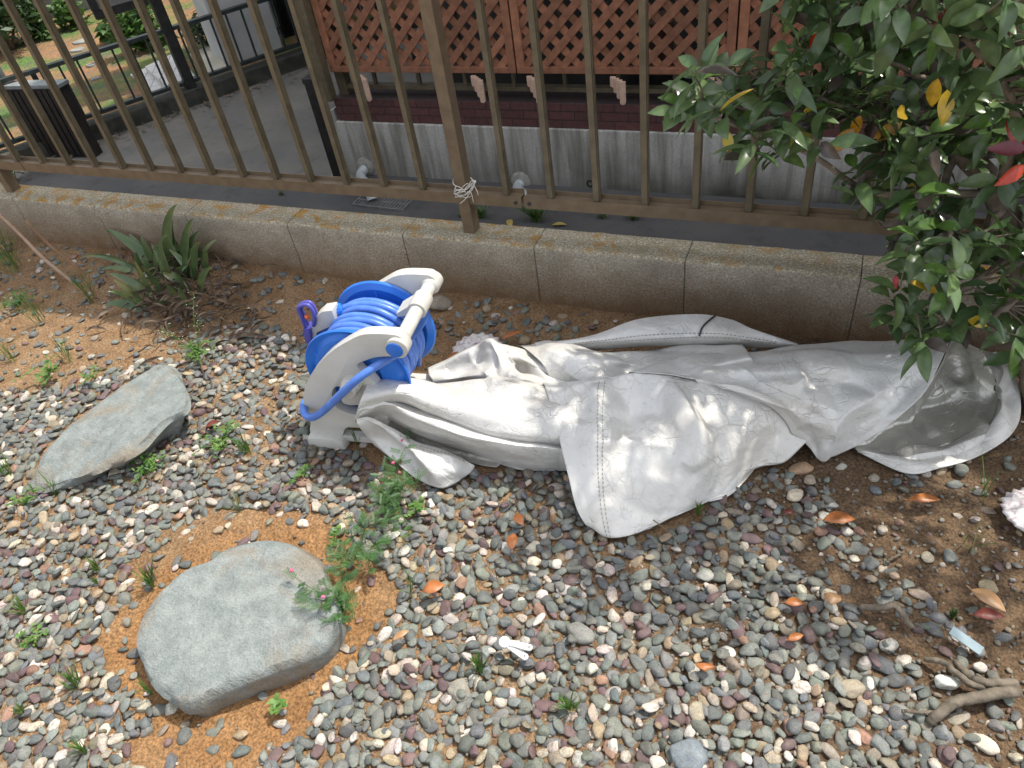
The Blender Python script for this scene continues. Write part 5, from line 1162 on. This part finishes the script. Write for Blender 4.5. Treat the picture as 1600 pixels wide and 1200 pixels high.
# ================================================================== DEAD LEAVES
def leaf_shape(L, Wd, n=7, curl=.25, fold=.25, sharp=.9):
    V = []; 
    for i in range(n):
        t = i/(n-1); w = Wd/2*(math.sin(math.pi*min(1, max(0, t))**sharp)**.85) if 0 < i < n-1 else Wd*.02
        z = curl*L*(t*(1-t))*1.2
        V += [(t*L, -w, z+w*fold), (t*L, 0, z), (t*L, w, z+w*fold)]
    F = []
    for i in range(n-1):
        a = 3*i; F += [(a, a+3, a+4, a+1), (a+1, a+4, a+5, a+2)]
    return np.array(V), F
def leaf_mat_dead(name, c1, c2): return simple(name, c1, c2, 45, .42, 0, .2, 120)
MD_OR = leaf_mat_dead('dead_leaf_orange', (.25, .082, .024), (.40, .15, .048)); MD_RED = leaf_mat_dead('dead_leaf_red', (.10, .022, .018), (.17, .045, .03)); MD_TAN = leaf_mat_dead('dead_leaf_tan', (.30, .17, .08), (.42, .25, .13))
def dead_leaf(px, py, lpx, wpx, ang, mat, label, z=.03, curl=.25, fold=.3, tilt=0):
    c = onZ(px, py, z); L, Wd = pxm(lpx, c)*1.12, pxm(wpx, c)*1.3; V, F = leaf_shape(L, Wd, 8, curl, fold); V = V-np.array([L/2, 0, 0])
    X = CR.copy(); X[2] = 0; X /= np.linalg.norm(X); Y = np.array([-X[1], X[0], 0]); th = math.radians(ang); ct, s_ = math.cos(th), math.sin(th)
    A = X*ct+Y*s_; B = -X*s_+Y*ct; A = A*math.cos(tilt)+UPZ*math.sin(tilt)
    P = c+V[:, :1]*A+V[:, 1:2]*B+V[:, 2:]*UPZ; b = MB(); b.add(P, F)
    b.tube([c-A*L*.5, c-A*L*.5-A*L*.16+UPZ*.003], [.0009, .0006], 5)
    o = b.build('dead_leaf', mat, smooth=True); s2 = o.modifiers.new('Solidify', 'SOLIDIFY'); s2.thickness = .0007; return tag(o, label, 'leaf', 'dead leaves scattered on the ground')
for a in [(811,812,22,13,-65,MD_OR,'small red orange dead leaf below the front of the cover, upper of a pair'), (801,846,28,14,85,MD_OR,'amber dead leaf below the front of the cover, lower of a pair'),
          (678,919,32,18,15,MD_OR,'orange dead leaf on the gravel right of the sand ring'), (1444,781,42,13,-6,MD_OR,'slim orange dead leaf on dark soil below the cover mouth'),
          (1311,812,42,18,-4,MD_OR,'broad orange dead leaf where gravel meets dark soil'), (1544,938,48,20,-52,MD_TAN,'glossy tan dead leaf standing on edge at far right'),
          (1545,962,40,16,-8,MD_RED,'dark red dead leaf under the glossy tan one'), (1300,935,20,20,70,MD_TAN,'round curled tan leaf in the middle right gravel'),
          (1243,996,24,10,15,MD_OR,'thin reddish curled leaf among pebbles in the right gravel'), (1101,1042,12,22,80,MD_OR,'short orange leaf scrap in the lower gravel'),
          (626,993,26,9,30,MD_TAN,'tan sliver of leaf at the right rim of the sand ring'), (1241,942,26,12,-5,MD_OR,'orange brown flat leaf scrap in the right gravel'),
          (712,559,28,13,-5,MD_OR,'bright orange leaf tucked beneath the white shell'), (668,508,12,16,80,MD_OR,'little orange leaf scrap on soil right of the hose reel'),
          (801,524,34,9,22,MD_OR,'narrow orange leaf on pebbles behind the cover'), (333,663,20,10,25,MD_RED,'small dark red leaf among weeds right of the slate slab'),
          (1232,800,14,9,10,MD_RED,'small red brown leaf in the reddish grit')]: dead_leaf(*a)

# ================================================================== GRASS TUFTS AND WEEDS
M_GRASS = leafmat('grass_blade', (.05, .13, .02), (.12, .22, .045), .45, .3, 14); M_GRASSD = leafmat('grass_dry', (.20, .19, .07), (.30, .27, .12), .6, .2, 14)
def ribbon(b, p0, p1, w, sag, n=6, mi=0, side=None, peak=.3):
    p0 = np.asarray(p0, float); p1 = np.asarray(p1, float); d = p1-p0; s_ = np.cross(d, UPZ) if side is None else side
    s_ = s_/(np.linalg.norm(s_)+1e-9); P = np.zeros((n, 3, 3)); nrm = np.cross(s_, d); nrm /= np.linalg.norm(nrm)+1e-9
    if nrm[2] < 0: nrm = -nrm
    for i in range(n):
        t = i/(n-1); q = p0+d*t+UPZ*sag*4*t*(1-t); ww = w*.5*(min(1, (1-t)*2.2+.02)*min(1, .45+t/peak*.55) if peak < .34 else min(1, (1-t)**.75*1.5+.01)*min(1, .7+t))
        P[i, 0] = q-s_*ww+nrm*ww*.35; P[i, 1] = q; P[i, 2] = q+s_*ww+nrm*ww*.35
    b.grid(P, mi)
def tuft(px, py, hpx, n, label, spread=.7, w=.0028, mat=None, name='grass_tuft', grp='grass tufts among the gravel', dry=.12, cat='grass'):
    c = onZ(px, py, .012); h = pxm(hpx, c); b = MB(); rg_ = np.random.default_rng(int(px*7+py))
    for k in range(n):
        a = rg_.uniform(0, 6.283); rr = rg_.uniform(.1, 1)*spread*h; o = np.array([rg_.normal(), rg_.normal(), 0])*h*.08; hh = h*rg_.uniform(.55, 1.1)
        ribbon(b, c+o-UPZ*.01, c+o+np.array([rr*math.cos(a), rr*math.sin(a), hh*math.sqrt(max(.05, 1-(rr/h/1.3)**2))]), w*rg_.uniform(.7, 1.2), h*.12*rg_.uniform(.3, 1.4), 6, 1 if rg_.uniform() < dry else 0)
    return tag(b.build(name, [mat or M_GRASS, M_GRASSD], smooth=True), label, cat, grp)
for a in [(236,912,46,26,'grass tuft in the sand at the upper left of the rounded stone'), (118,1066,40,24,'bright grass tuft in the gravel left of the sand ring'), (152,888,30,22,'small dark grass tuft above the grass at the ring'),
          (38,955,34,24,'low grass tuft near the left edge of the gravel'), (748,1046,34,34,'dense grass tuft just below the white plastic clip'), (890,1104,36,26,'upright grass tuft right of the lower gravel centre'),
          (34,1112,26,16,'sparse grass tuft low at the left edge'), (130,1172,34,22,'yellowish grass tuft at the lower left edge of the picture'), (16,742,50,18,'long bladed grass tuft at the left end of the slate slab'),
          (233,1080,46,7,'few green blades at the lower left foot of the rounded stone'), (641,930,44,6,'three upright blades right of the sand ring'), (374,792,34,10,'sparse blades at the top rim of the sand ring'),
          (386,704,34,20,'grass tuft in the sandy streak left of the reel foot'), (640,905,28,5,'short blades above the upright ones at the sand ring'), (84,772,44,10,'grass blades at the shaded foot of the slate slab'),
          (142,470,62,18,'green grass tuft beside the leaning stalks'), (24,420,95,40,'tall thin grass at the foot of the wall at far left'), (60,500,60,16,'wispy grass on soil below the tall thin grass'), (105,560,50,14,'wispy grass above the left gravel'),
          (1540,770,70,5,'long thin blades on the dark soil below the cover mouth'), (1520,850,60,7,'thin grass streak beside the large shell'), (560,690,40,6,'broad blades in front of the white reel foot'), (20,560,40,16,'grass tuft in sunlit soil at the left edge'), (1090,800,20,14,'tiny grass tuft under the lower edge of the cover'), (150,910,16,10,'flattened grass between gravel and sand')]:
    tuft(*a)
M_MOSS = leafmat('moss', (.03, .08, .012), (.07, .14, .03), .8, .1, 60)
tuft(1490, 962, 14, 50, 'mossy green patch beside the glossy tan leaf', .9, .002, M_MOSS, 'moss_patch', None, 0, 'moss')
M_WEED = leafmat('weed_leaf', (.06, .15, .025), (.15, .27, .06), .5, .3, 22); M_WEEDD = leafmat('vetch_leaf', (.035, .10, .025), (.08, .17, .045), .5, .3, 22)
M_FLW = simple('white_flower', (.5, .54, .42), (.6, .62, .52), 20, .6); M_PINK = simple('pink_flower', (.55, .06, .16), (.65, .14, .26), 20, .5)
def leaflet(b, p, d, l, w, mi=0, nrm=None):
    d = d/np.linalg.norm(d); s_ = np.cross(d, UPZ if nrm is None else nrm); s_ /= np.linalg.norm(s_)+1e-9; n_ = np.cross(s_, d)
    b.add([p, p+d*l*.35-s_*w*.5+n_*w*.12, p+d*l*.75-s_*w*.4+n_*w*.1, p+d*l, p+d*l*.75+s_*w*.4+n_*w*.1, p+d*l*.35+s_*w*.5+n_*w*.12], [(0, 1, 5), (1, 2, 4, 5), (2, 3, 4)], mi)
def forb(px, py, rpx, n, label, stems=0, sh=0, lw=(.012, .006), mat=None, grp='small leafy weeds in the bed'):
    c = onZ(px, py, .012); R_ = pxm(rpx, c); rg_ = np.random.default_rng(int(px*3+py)); root = thing('weed', c, label, 'weed', grp); b = MB(); s_ = MB(); f = MB()
    for k in range(max(4, n//9)):
        a = rg_.uniform(0, 6.283); e = c+np.array([math.cos(a)*R_*rg_.uniform(.3, 1), math.sin(a)*R_*rg_.uniform(.3, 1), R_*rg_.uniform(.15, .5)]); pts = cr_spline([c, (c+e)/2+UPZ*R_*.18, e], 8); s_.tube(pts, .0008, 5)
        for q in range(9):
            p = pts[rg_.integers(2, 8)]; d = rg_.normal(size=3); d[2] = abs(d[2])*.4; leaflet(b, p+rg_.normal(size=3)*R_*.05, d, lw[0]*rg_.uniform(.6, 1.2), lw[1]*rg_.uniform(.7, 1.2))
    for k in range(stems):
        a = rg_.uniform(0, 6.283); h = pxm(sh, c)*rg_.uniform(.6, 1.0); t = c+np.array([math.cos(a)*h*.5, math.sin(a)*h*.5, h*.9]); pts = cr_spline([c, c+(t-c)*.5+UPZ*h*.1, t], 12); s_.tube(pts, .0009, 5)
        for q in range(10):
            p = pts[rg_.integers(5, 12)]; e = p+rg_.normal(size=3)*.009+UPZ*.004; s_.tube([p, e], .0004, 4); f.lathe(e, UPZ, [(0, .0), (.0007, .0012), (.0014, .0012), (.002, 0)], 6)
    b.build('leaves', mat or M_WEED, root); s_.build('stems', M_WEED, root, smooth=True)
    if stems: f.build('flowers', M_FLW, root)
forb(312, 556, 42, 150, 'light green weed with tall white flowering stems between slab and reel', 4, 100)
forb(75, 590, 40, 60, 'pale rosette weed at the left above the slate slab', lw=(.022, .009)); forb(150, 592, 26, 60, 'low weed right of the pale rosette'); forb(258, 640, 34, 90, 'creeping weed over the right edge of the slate slab'); forb(350, 695, 44, 160, 'spreading weed between slab and sandy streak')
forb(236, 736, 40, 130, 'weed growing in the shade below the slate slab'); forb(438, 1100, 14, 12, 'tiny seedling with a few round leaves below the rounded stone', lw=(.016, .010)); forb(470, 745, 24, 24, 'thin weed above the sand ring'); forb(520, 850, 30, 50, 'upright weed at the top right of the rounded stone')
forb(650, 800, 26, 60, 'clover like weed in the gravel below the front of the cover', lw=(.010, .008)); forb(30, 480, 46, 130, 'dark ground weeds at the far left soil', mat=M_WEEDD); forb(40, 790, 34, 60, 'weed at the left tip of the slate slab'); forb(225, 655, 24, 60, 'thin trailing weed crossing the slate slab'); forb(60, 1000, 30, 50, 'low weed in the left gravel')
def vetch(px, py, stems, label, grp='feathery pink flowered vetch plants', h0=.0):
    c = onZ(px, py, .012); root = thing('vetch', c, label, 'weed', grp); rg_ = np.random.default_rng(int(px+py*5)); b, s_, f = MB(), MB(), MB()
    for (tx, ty, tz, fl) in stems:
        t = onZ(tx, ty, tz); bse = c+rg_.normal(size=3)*np.array([.012, .012, 0]); mid = (bse+t)/2+UPZ*.02+rg_.normal(size=3)*.008; pts = cr_spline([bse, mid, t], 26); s_.tube(pts, list(np.linspace(.0013, .0006, 26)), 5)
        for k in range(4, 26, 3):
            p = pts[k]; ax = pts[min(k+1, 25)]-pts[k-1]; ax /= np.linalg.norm(ax); a = rg_.uniform(0, 6.28); d = np.array([math.cos(a), math.sin(a), .45]); d -= ax*(d@ax)*.5; d /= np.linalg.norm(d); L = rg_.uniform(.022, .036); tip = p+d*L; s_.tube([p, tip], .0004, 4)
            sd_ = np.cross(d, UPZ); sd_ /= np.linalg.norm(sd_)
            for q in np.linspace(.2, 1, 7):
                for sg in (-1, 1): leaflet(b, p+d*L*q, d*.5+sd_*sg+UPZ*.15, .0085, .0022)
        if fl:
            for k in range(fl): e = pts[rg_.integers(14, 26)]+rg_.normal(size=3)*.008; f.lathe(e, rg_.normal(size=3), [(0, 0), (.002, .0032), (.005, .0036), (.008, .002), (.009, 0)], 7)
    b.build('leaves', M_WEEDD, root); s_.build('stems', M_WEEDD, root, smooth=True)
    if len(f.v): f.build('flowers', M_PINK, root, smooth=True)
vetch(612, 790, [(638,690,.07,3),(600,735,.05,2),(640,752,.05,0),(655,760,.05,0),(585,770,.04,0),(622,720,.06,2),(610,830,.03,0),(645,830,.03,0),(590,810,.035,0),(628,770,.06,0)], 'tall feathery vetch with pink flowers against the front of the cover')
vetch(560, 872, [(560,820,.05,0),(520,870,.05,0),(590,850,.04,0),(600,820,.04,0),(545,905,.04,0),(575,890,.035,0),(535,880,.05,0)], 'feathery green vetch at the upper right rim of the sand ring')
vetch(535, 945, [(465,905,.075,1),(485,935,.085,2),(500,950,.08,1),(540,900,.05,0),(530,975,.05,0),(512,920,.075,0),(545,960,.04,0)], 'vetch sprig with two pink buds hanging over the rounded stone')

# ================================================================== STRAP LEAVED PLANT AT THE WALL
def strap_mat():
    mt, nt, bs = new_mat('strap_leaf'); v = objco(nt); f = noise_tex(nt, v, 9, 3)
    nt.links.new(ramp(nt, f, [(.36, (.055, .095, .035)), (.55, (.095, .14, .055)), (.7, (.19, .18, .055))]), bs.inputs['Base Color']); bs.inputs['Roughness'].default_value = .22; return mt
spl = thing('strap_plant', onZ(268, 450), 'dark glossy strap leaved clump growing against the low wall', 'plant')
M_STRAP = strap_mat()
LV = [(600,540,265,330,58),(560,500,425,360,38),(480,570,110,512,36),(450,590,238,598,40),(620,720,684,365,44),(690,690,640,425,42),(840,400,745,162,66),(905,470,848,255,58),(915,500,682,340,44),(930,640,690,460,46),(985,625,940,450,44),(830,640,822,430,44),(740,570,660,450,42),(855,735,702,604,34),(690,865,600,820,34),(800,905,768,722,60),(745,850,672,690,46),(432,895,265,835,50),(420,860,318,655,44),(430,875,288,740,44),(540,785,415,648,54),(625,795,528,765,40),(400,610,474,478,40),(700,640,575,425,44),(650,560,610,440,40),(780,520,715,270,46),(560,690,500,560,36)]
lrg = np.random.default_rng(9)
lr2 = np.random.default_rng(12)
LV += [(lr2.uniform(480, 940), lr2.uniform(560, 800), 0, 0, lr2.uniform(34, 54)) for _ in range(16)]
LV = [l if l[2] else (l[0], l[1], l[0]+lr2.normal(-20, 130), l[1]-lr2.uniform(90, 260), l[4]) for l in LV]
for (bx_, by_, tx_, ty_, wz) in LV:
    cv = lambda x, y: (100+.2375*x, 280+.2375*y)
    p0 = onZ(*cv(bx_, by_), .02); p0[1] = min(p0[1], -.03); dist = math.hypot(tx_-bx_, ty_-by_)*.2375
    tY = min(-.012, p0[1]+lrg.uniform(-.02, .03)); p1 = onY(*cv(tx_, ty_), tY)
    if p1[2] < .02: p1 = onZ(*cv(tx_, ty_), .035)
    p0 = p0*.72+onZ(288, 452, .0)*.28; p0[1] = min(p0[1], -.03)
    w = pxm(wz*.2375, p0)*1.2; b = MB(); sag = max(.010, .20*np.linalg.norm(p1-p0)*lrg.uniform(.5, 1.1))
    sd_ = np.cross(p1-p0, CF); ribbon(b, p0-UPZ*.02, p1, w, sag, 14, 0, sd_/np.linalg.norm(sd_)+lrg.normal(size=3)*.2, peak=.35)
    b.build('leaf', M_STRAP, spl, smooth=True)
b = MB()
for k in range(420):
    c_ = onZ(lrg.normal(290, 52), lrg.normal(462, 34), .03); c_[1] = min(c_[1], -.02); c_[2] = float(ground_h(c_[0], c_[1]))+lrg.uniform(.004, .05)
    a = lrg.uniform(0, 6.28); l = lrg.uniform(.03, .09); e = c_+np.array([math.cos(a)*l, math.sin(a)*l, lrg.uniform(-.03, .02)]); e[1] = min(e[1], -.012); e[2] = max(e[2], float(ground_h(e[0], e[1]))+.003)
    ribbon(b, c_, e, lrg.uniform(.004, .013), lrg.uniform(-.006, .02), 7, 0, lrg.normal(size=3))
b.build('dry_leaves', simple('dry_strap', (.035, .022, .015), (.17, .12, .08), 24, .85, isl=.4), spl, smooth=True)

# ================================================================== LANE WEEDS AND LITTER
for (x, y, h, n, lab) in [(838, 346, 36, 110, 'biggest grass tuft in the lane behind the rail'), (752, 340, 26, 60, 'grass tuft in the lane right beside the thick fence post'), (990, 344, 22, 40, 'small grass tuft in the lane right of the biggest one'), (940, 341, 16, 26, 'tiny grass tuft in the lane between two others'), (722, 340, 12, 16, 'grass wisp in the lane left of the thick post'), (22, 284, 34, 60, 'bushy green weed in the lane at the far left'), (440, 305, 10, 20, 'dry wisp of weed in the lane edge behind the wall')]:
    c = Lp(x, y); hh = pxm(h, c); b = MB(); rg_ = np.random.default_rng(x)
    for k in range(n):
        a = rg_.uniform(0, 6.28); r_ = hh*rg_.uniform(.2, 1.2); ribbon(b, c+rg_.normal(size=3)*np.array([.01, .006, 0]), c+np.array([r_*math.cos(a), r_*math.sin(a)*.6, hh*rg_.uniform(.4, 1)]), .0035, hh*.15, 5, 1 if rg_.uniform() < .15 else 0)
    tag(b.build('grass_tuft', [M_GRASS, M_GRASSD], smooth=True), lab, 'grass', 'grass tufts in the lane')
M_LY = simple('lane_leaf', (.32, .24, .06), (.42, .34, .10), 30, .6)
for i, (x, y, w, lab) in enumerate([(1154, 305, 24, 'reddish fallen leaf in the lane under the shrub'), (1232, 294, 12, 'first yellow fallen leaf in the lane near the far wall'), (1270, 297, 14, 'yellow fallen leaf in the lane behind the last visible bar'), (1115, 299, 10, 'small fallen leaf by the far wall foot'), (795, 343, 22, 'yellow curled leaf in the lane beside the biggest tuft'), (862, 352, 20, 'pale withered leaf in the lane right of the biggest tuft')]):
    c = Lp(x, y, LANE+.006); L = pxm(w, c)*1.2; V, F = leaf_shape(L, L*.4, 7, .2, .3); a = 1.3*i; P = c+np.stack([V[:, 0]*math.cos(a)-V[:, 1]*math.sin(a), V[:, 0]*math.sin(a)+V[:, 1]*math.cos(a), V[:, 2]], 1)
    b = MB(); b.add(P, F); tag(b.build('fallen_leaf', MD_OR if i == 0 else M_LY, smooth=True), lab, 'leaf', 'fallen leaves in the lane')

# ================================================================== SHRUB AT THE RIGHT
def tintmat(name, rough, trans):
    mt, nt, bs = new_mat(name); at = N(nt, 'ShaderNodeAttribute'); at.attribute_name = 'tint'; v = objco(nt)
    cc = mix(nt, 1.0, at.outputs['Color'], ramp(nt, noise_tex(nt, v, 60, 3), [(.3, (.75, .75, .75)), (.7, (1.2, 1.2, 1.2))]), 'MULTIPLY')
    nt.links.new(cc, bs.inputs['Base Color']); bs.inputs['Roughness'].default_value = rough; bs.inputs['Specular IOR Level'].default_value = .6
    tr = nt.nodes.new('ShaderNodeBsdfTranslucent'); nt.links.new(cc, tr.inputs[0]); ms = nt.nodes.new('ShaderNodeMixShader'); ms.inputs[0].default_value = trans; out = nt.nodes['Material Output']
    nt.links.new(bs.outputs[0], ms.inputs[1]); nt.links.new(tr.outputs[0], ms.inputs[2]); nt.links.new(ms.outputs[0], out.inputs[0]); return mt
M_SHRUB = tintmat('shrub_leaf', .24, .22)
M_BARK = simple('shrub_bark', (.12, .095, .07), (.22, .18, .135), 45, .85, 0, .5, 120)
shr = thing('shrub', (3.19, -.14, 0), 'glossy leaved evergreen shrub with yellow and red leaves overhanging the wall', 'shrub')
TB = np.array([3.20, -.14, -.03]); T1 = onY(1560, 308, -.12); T2 = onY(1495, 226, -.06); T3 = onY(1455, 120, -.02); T4 = T3+np.array([-.05, 0, .25])
wood = MB(); wood.tube(cr_spline([TB, (TB+T1)/2+np.array([.02, 0, 0]), T1, T2, T3, T4], 36), list(np.linspace(.030, .012, 36)), 12)
K1 = T1+np.array([.05, .0, .12]); wood.tube(cr_spline([(TB+T1)/2, T1+np.array([.06, -.02, .0]), K1+np.array([.1, -.05, .2]), K1+np.array([.12, -.08, .55])], 24), list(np.linspace(.024, .010, 24)), 10)
nodes = [np.array(p) for p in cr_spline([T1, T2, T3, T4], 14)]
def branch(pts, r0, r1, n=20):
    P = cr_spline(pts, n); P[1:-1] += rng.normal(size=(n-2, 3))*.0022; wood.tube(P, list(np.linspace(r0, r1, n)), 7); nodes.extend(P[4:])
BR = [[(1562,312,-.12),(1480,300,-.14),(1420,310,-.16),(1340,290,-.18),(1275,243,-.2),(1230,226,-.21),(1170,205,-.21),(1100,178,-.22)],
      [(1495,226,-.06),(1560,190,-.10),(1470,182,-.10),(1400,185,-.12),(1300,160,-.14),(1180,120,-.16)],
      [(1480,205,-.06),(1440,215,-.1),(1410,225,-.12)], [(1600,110,-.02),(1540,122,-.06),(1490,136,-.08),(1420,110,-.1),(1330,75,-.12),(1250,60,-.14)],
      [(1570,330,-.14),(1500,400,-.2),(1450,430,-.23),(1420,400,-.24)], [(1580,400,-.15),(1510,450,-.22),(1450,480,-.25),(1410,470,-.26)], [(1590,450,-.15),(1560,490,-.2),(1500,510,-.24),(1460,490,-.25)],
      [(1455,120,-.02),(1400,60,-.05),(1330,20,-.08),(1240,-10,-.1)], [(1560,300,-.12),(1590,200,-.2),(1560,120,-.26),(1500,60,-.3),(1420,20,-.3)], [(1500,230,-.06),(1450,330,-.12),(1400,350,-.16),(1370,345,-.18)]]
for br_ in BR: branch([onY(x, y, Y) for x, y, Y in br_], .0085, .0022)
CROWN = [(1042,128),(1095,95),(1150,95),(1160,130),(1215,105),(1195,75),(1250,50),(1215,20),(1235,-120),(1300,-500),(2300,-500),(2300,520),(1620,600),(1575,520),(1540,500),(1500,525),(1440,532),(1402,500),(1385,440),(1420,395),(1350,345),(1322,280),(1250,262),(1215,230),(1160,215),(1115,232),(1090,185),(1060,170)]
HOLES = [[(1430,215),(1540,225),(1575,320),(1510,345),(1440,290)],[(1330,330),(1410,330),(1410,380),(1350,370)],[(1230,215),(1330,245),(1330,300),(1240,260)],[(1160,20),(1220,80),(1200,120),(1160,90)]]
rgl = np.random.default_rng(77); LVv, LFf, LCc = [], [], []; lo = 0
def add_leaf(p, d, up, L, W_, c, curl):
    global lo
    V, F = leaf_shape(L, W_, 8, curl, .32, .82)
    d = d/np.linalg.norm(d); s_ = np.cross(up, d); s_ /= np.linalg.norm(s_)+1e-9; n_ = np.cross(d, s_)
    V = V.copy(); V[:, 2] -= (V[:, 0]/L)**2*L*.25*abs(curl)*3
    P = p+V[:, :1]*d+V[:, 1:2]*s_+V[:, 2:]*n_; LVv.append(P); LFf.extend([[lo+i for i in f] for f in F]); lo += len(P)
    cm = np.repeat(np.array([c]), len(P), 0)*np.where((np.arange(len(P)) % 3 == 1), 1.25, 1)[:, None]; LCc.append(np.concatenate([np.clip(cm, 0, 1), np.ones((len(P), 1))], 1))
def rosette(c, nl, size, special=None):
    ax = rgl.normal(size=3)*.5+np.array([-.15, -.2, .8]); ax /= np.linalg.norm(ax); a0 = rgl.uniform(0, 6.28)
    h = np.cross(ax, [1, .2, 0]); h /= np.linalg.norm(h); w_ = np.cross(ax, h)
    for k in range(nl):
        a = a0+2.4*k+rgl.normal()*.3; el = rgl.uniform(-.35, .75)-.12*k*.5; d = (h*math.cos(a)+w_*math.sin(a))*math.cos(el)+ax*math.sin(el); d[2] -= .25*rgl.uniform()
        g = rgl.uniform(); cl_ = (np.array([.055, .100, .040])*(1-g)+np.array([.115, .175, .065])*g)*rgl.uniform(.8, 1.2)
        u = rgl.uniform()
        if u < .10: cl_ = np.array([.085, .16, .035])
        elif u < .17: cl_ = np.array([.075, .062, .052])
        elif u < .179: cl_ = np.array([.50, .33, .035])*rgl.uniform(.7, 1)
        elif u < .181: cl_ = np.array([.45, .05, .03])
        add_leaf(c+d*.004-ax*.006*k, d, ax, size*rgl.uniform(.6, 1.12), size*rgl.uniform(.30, .46), cl_, rgl.uniform(.05, .3))
ndarr = np.array(nodes); placed = []
def try_cluster(c, md):
    q = pix(c); vis = (c-CAM) @ CF
    if vis < .55: return False
    infr = -20 < q[0] < 1640 and -20 < q[1] < 1230
    if vis > 0 and (infr or q[1] > -60) and not inpoly(q[0], q[1], CROWN): return False
    if any(inpoly(q[0], q[1], H_) for H_ in HOLES) and rgl.uniform() < .85: return False
    for p in placed:
        if (p[0]-c[0])**2+(p[1]-c[1])**2+(p[2]-c[2])**2 < md*md: return False
    return True
n_in = 0
for _ in range(9000):
    if n_in >= 205: break
    px_, py_ = rgl.uniform(1040, 1680), rgl.uniform(-80, 560)
    if not inpoly(px_, py_, CROWN): continue
    base = ndarr[np.argmin(((pix(ndarr)-np.array([px_, py_]))**2).sum(1))]; Y = base[1]+rgl.normal()*.05-.01; Y = min(Y, .03 if py_ < 300 else -.06)
    c = onY(px_, py_, Y)
    if c[2] < .09 or not try_cluster(c, .037): continue
    placed.append(c); n_in += 1; rosette(c, int(rgl.integers(5, 9)), .066)
    b0 = ndarr[np.argmin(((ndarr-c)**2).sum(1))]
    if np.linalg.norm(b0-c) < .25: wood.tube(cr_spline([b0, (b0+c)/2+rgl.normal(size=3)*.008, c], 7), list(np.linspace(.0024, .0012, 7)), 5)
n_out = 0; top_c = T4+np.array([.25, -.05, .15])
for _ in range(20000):
    if n_out >= 150: break
    g = rgl.normal(size=3); g /= np.linalg.norm(g); c = top_c+g*np.array([.62, .36, .50])*rgl.uniform(.5, 1)**.5
    q = pix(c)
    if ((c-CAM) @ CF) > 0 and -60 < q[0] < 1660 and -60 < q[1] < 1240: continue
    if c[2] < .35 or not try_cluster(c, .055): continue
    placed.append(c); n_out += 1; rosette(c, int(rgl.integers(5, 9)), .060)
    b0 = ndarr[np.argmin(((ndarr-c)**2).sum(1))]
    if np.linalg.norm(b0-c) < .5: wood.tube(cr_spline([b0, (b0+c)/2+rgl.normal(size=3)*.01, c], 7), list(np.linspace(.004, .0014, 7)), 5)
def leaf_obj(name, mat, par):
    V = np.concatenate(LVv); me = bpy.data.meshes.new(name); me.from_pydata(V.tolist(), [], LFf); me.polygons.foreach_set('use_smooth', [True]*len(me.polygons)); ca = me.color_attributes.new('tint', 'FLOAT_COLOR', 'POINT'); ca.data.foreach_set('color', np.concatenate(LCc).ravel()); me.materials.append(mat)
    o = bpy.data.objects.new(name, me); col.objects.link(o); o.parent = par; o.matrix_parent_inverse = root_inv(par); return o
leaf_obj('crown', M_SHRUB, shr)
wood.build('trunk', M_BARK, shr, smooth=True)
LVv.clear(); LFf.clear(); LCc.clear(); lo = 0
for (x, y, Y, dx, dz, L, c) in [(1466,122,-.16,0,-1,.062,(.60,.36,.03)),(1480,140,-.17,.1,-1,.066,(.58,.40,.04)),(1136,205,-.22,.4,-1,.052,(.50,.40,.05)),(1345,180,-.16,-.2,-1,.05,(.60,.30,.02)),(1335,200,-.17,-.5,-.6,.07,(.42,.22,.03)),(1510,495,-.24,.8,-.4,.055,(.62,.42,.03)),(1410,190,-.14,-.7,-.6,.065,(.45,.25,.03)),(1600,258,-.25,-.8,-.5,.060,(.50,.05,.02)),(1604,232,-.26,-.9,-.1,.062,(.15,.03,.04)),(1283,38,-.15,-.3,-1,.05,(.65,.06,.02)),(1490,8,-.3,-.3,-.8,.055,(.45,.05,.03)),(1425,285,-.15,.1,-1,.05,(.32,.20,.03)),(1268,210,-.2,-.9,-.2,.065,(.28,.26,.05)),(1400,430,-.25,.2,-1,.03,(.45,.03,.03))]:
    add_leaf(onY(x, y, Y-.02), np.array([dx, -.35+.5*math.sin(x), dz]), np.array([.1+.4*math.cos(y), -.8, .5]), L*.86, L*.38, np.array(c), .15)
leaf_obj('coloured_leaves', M_SHRUB, shr)
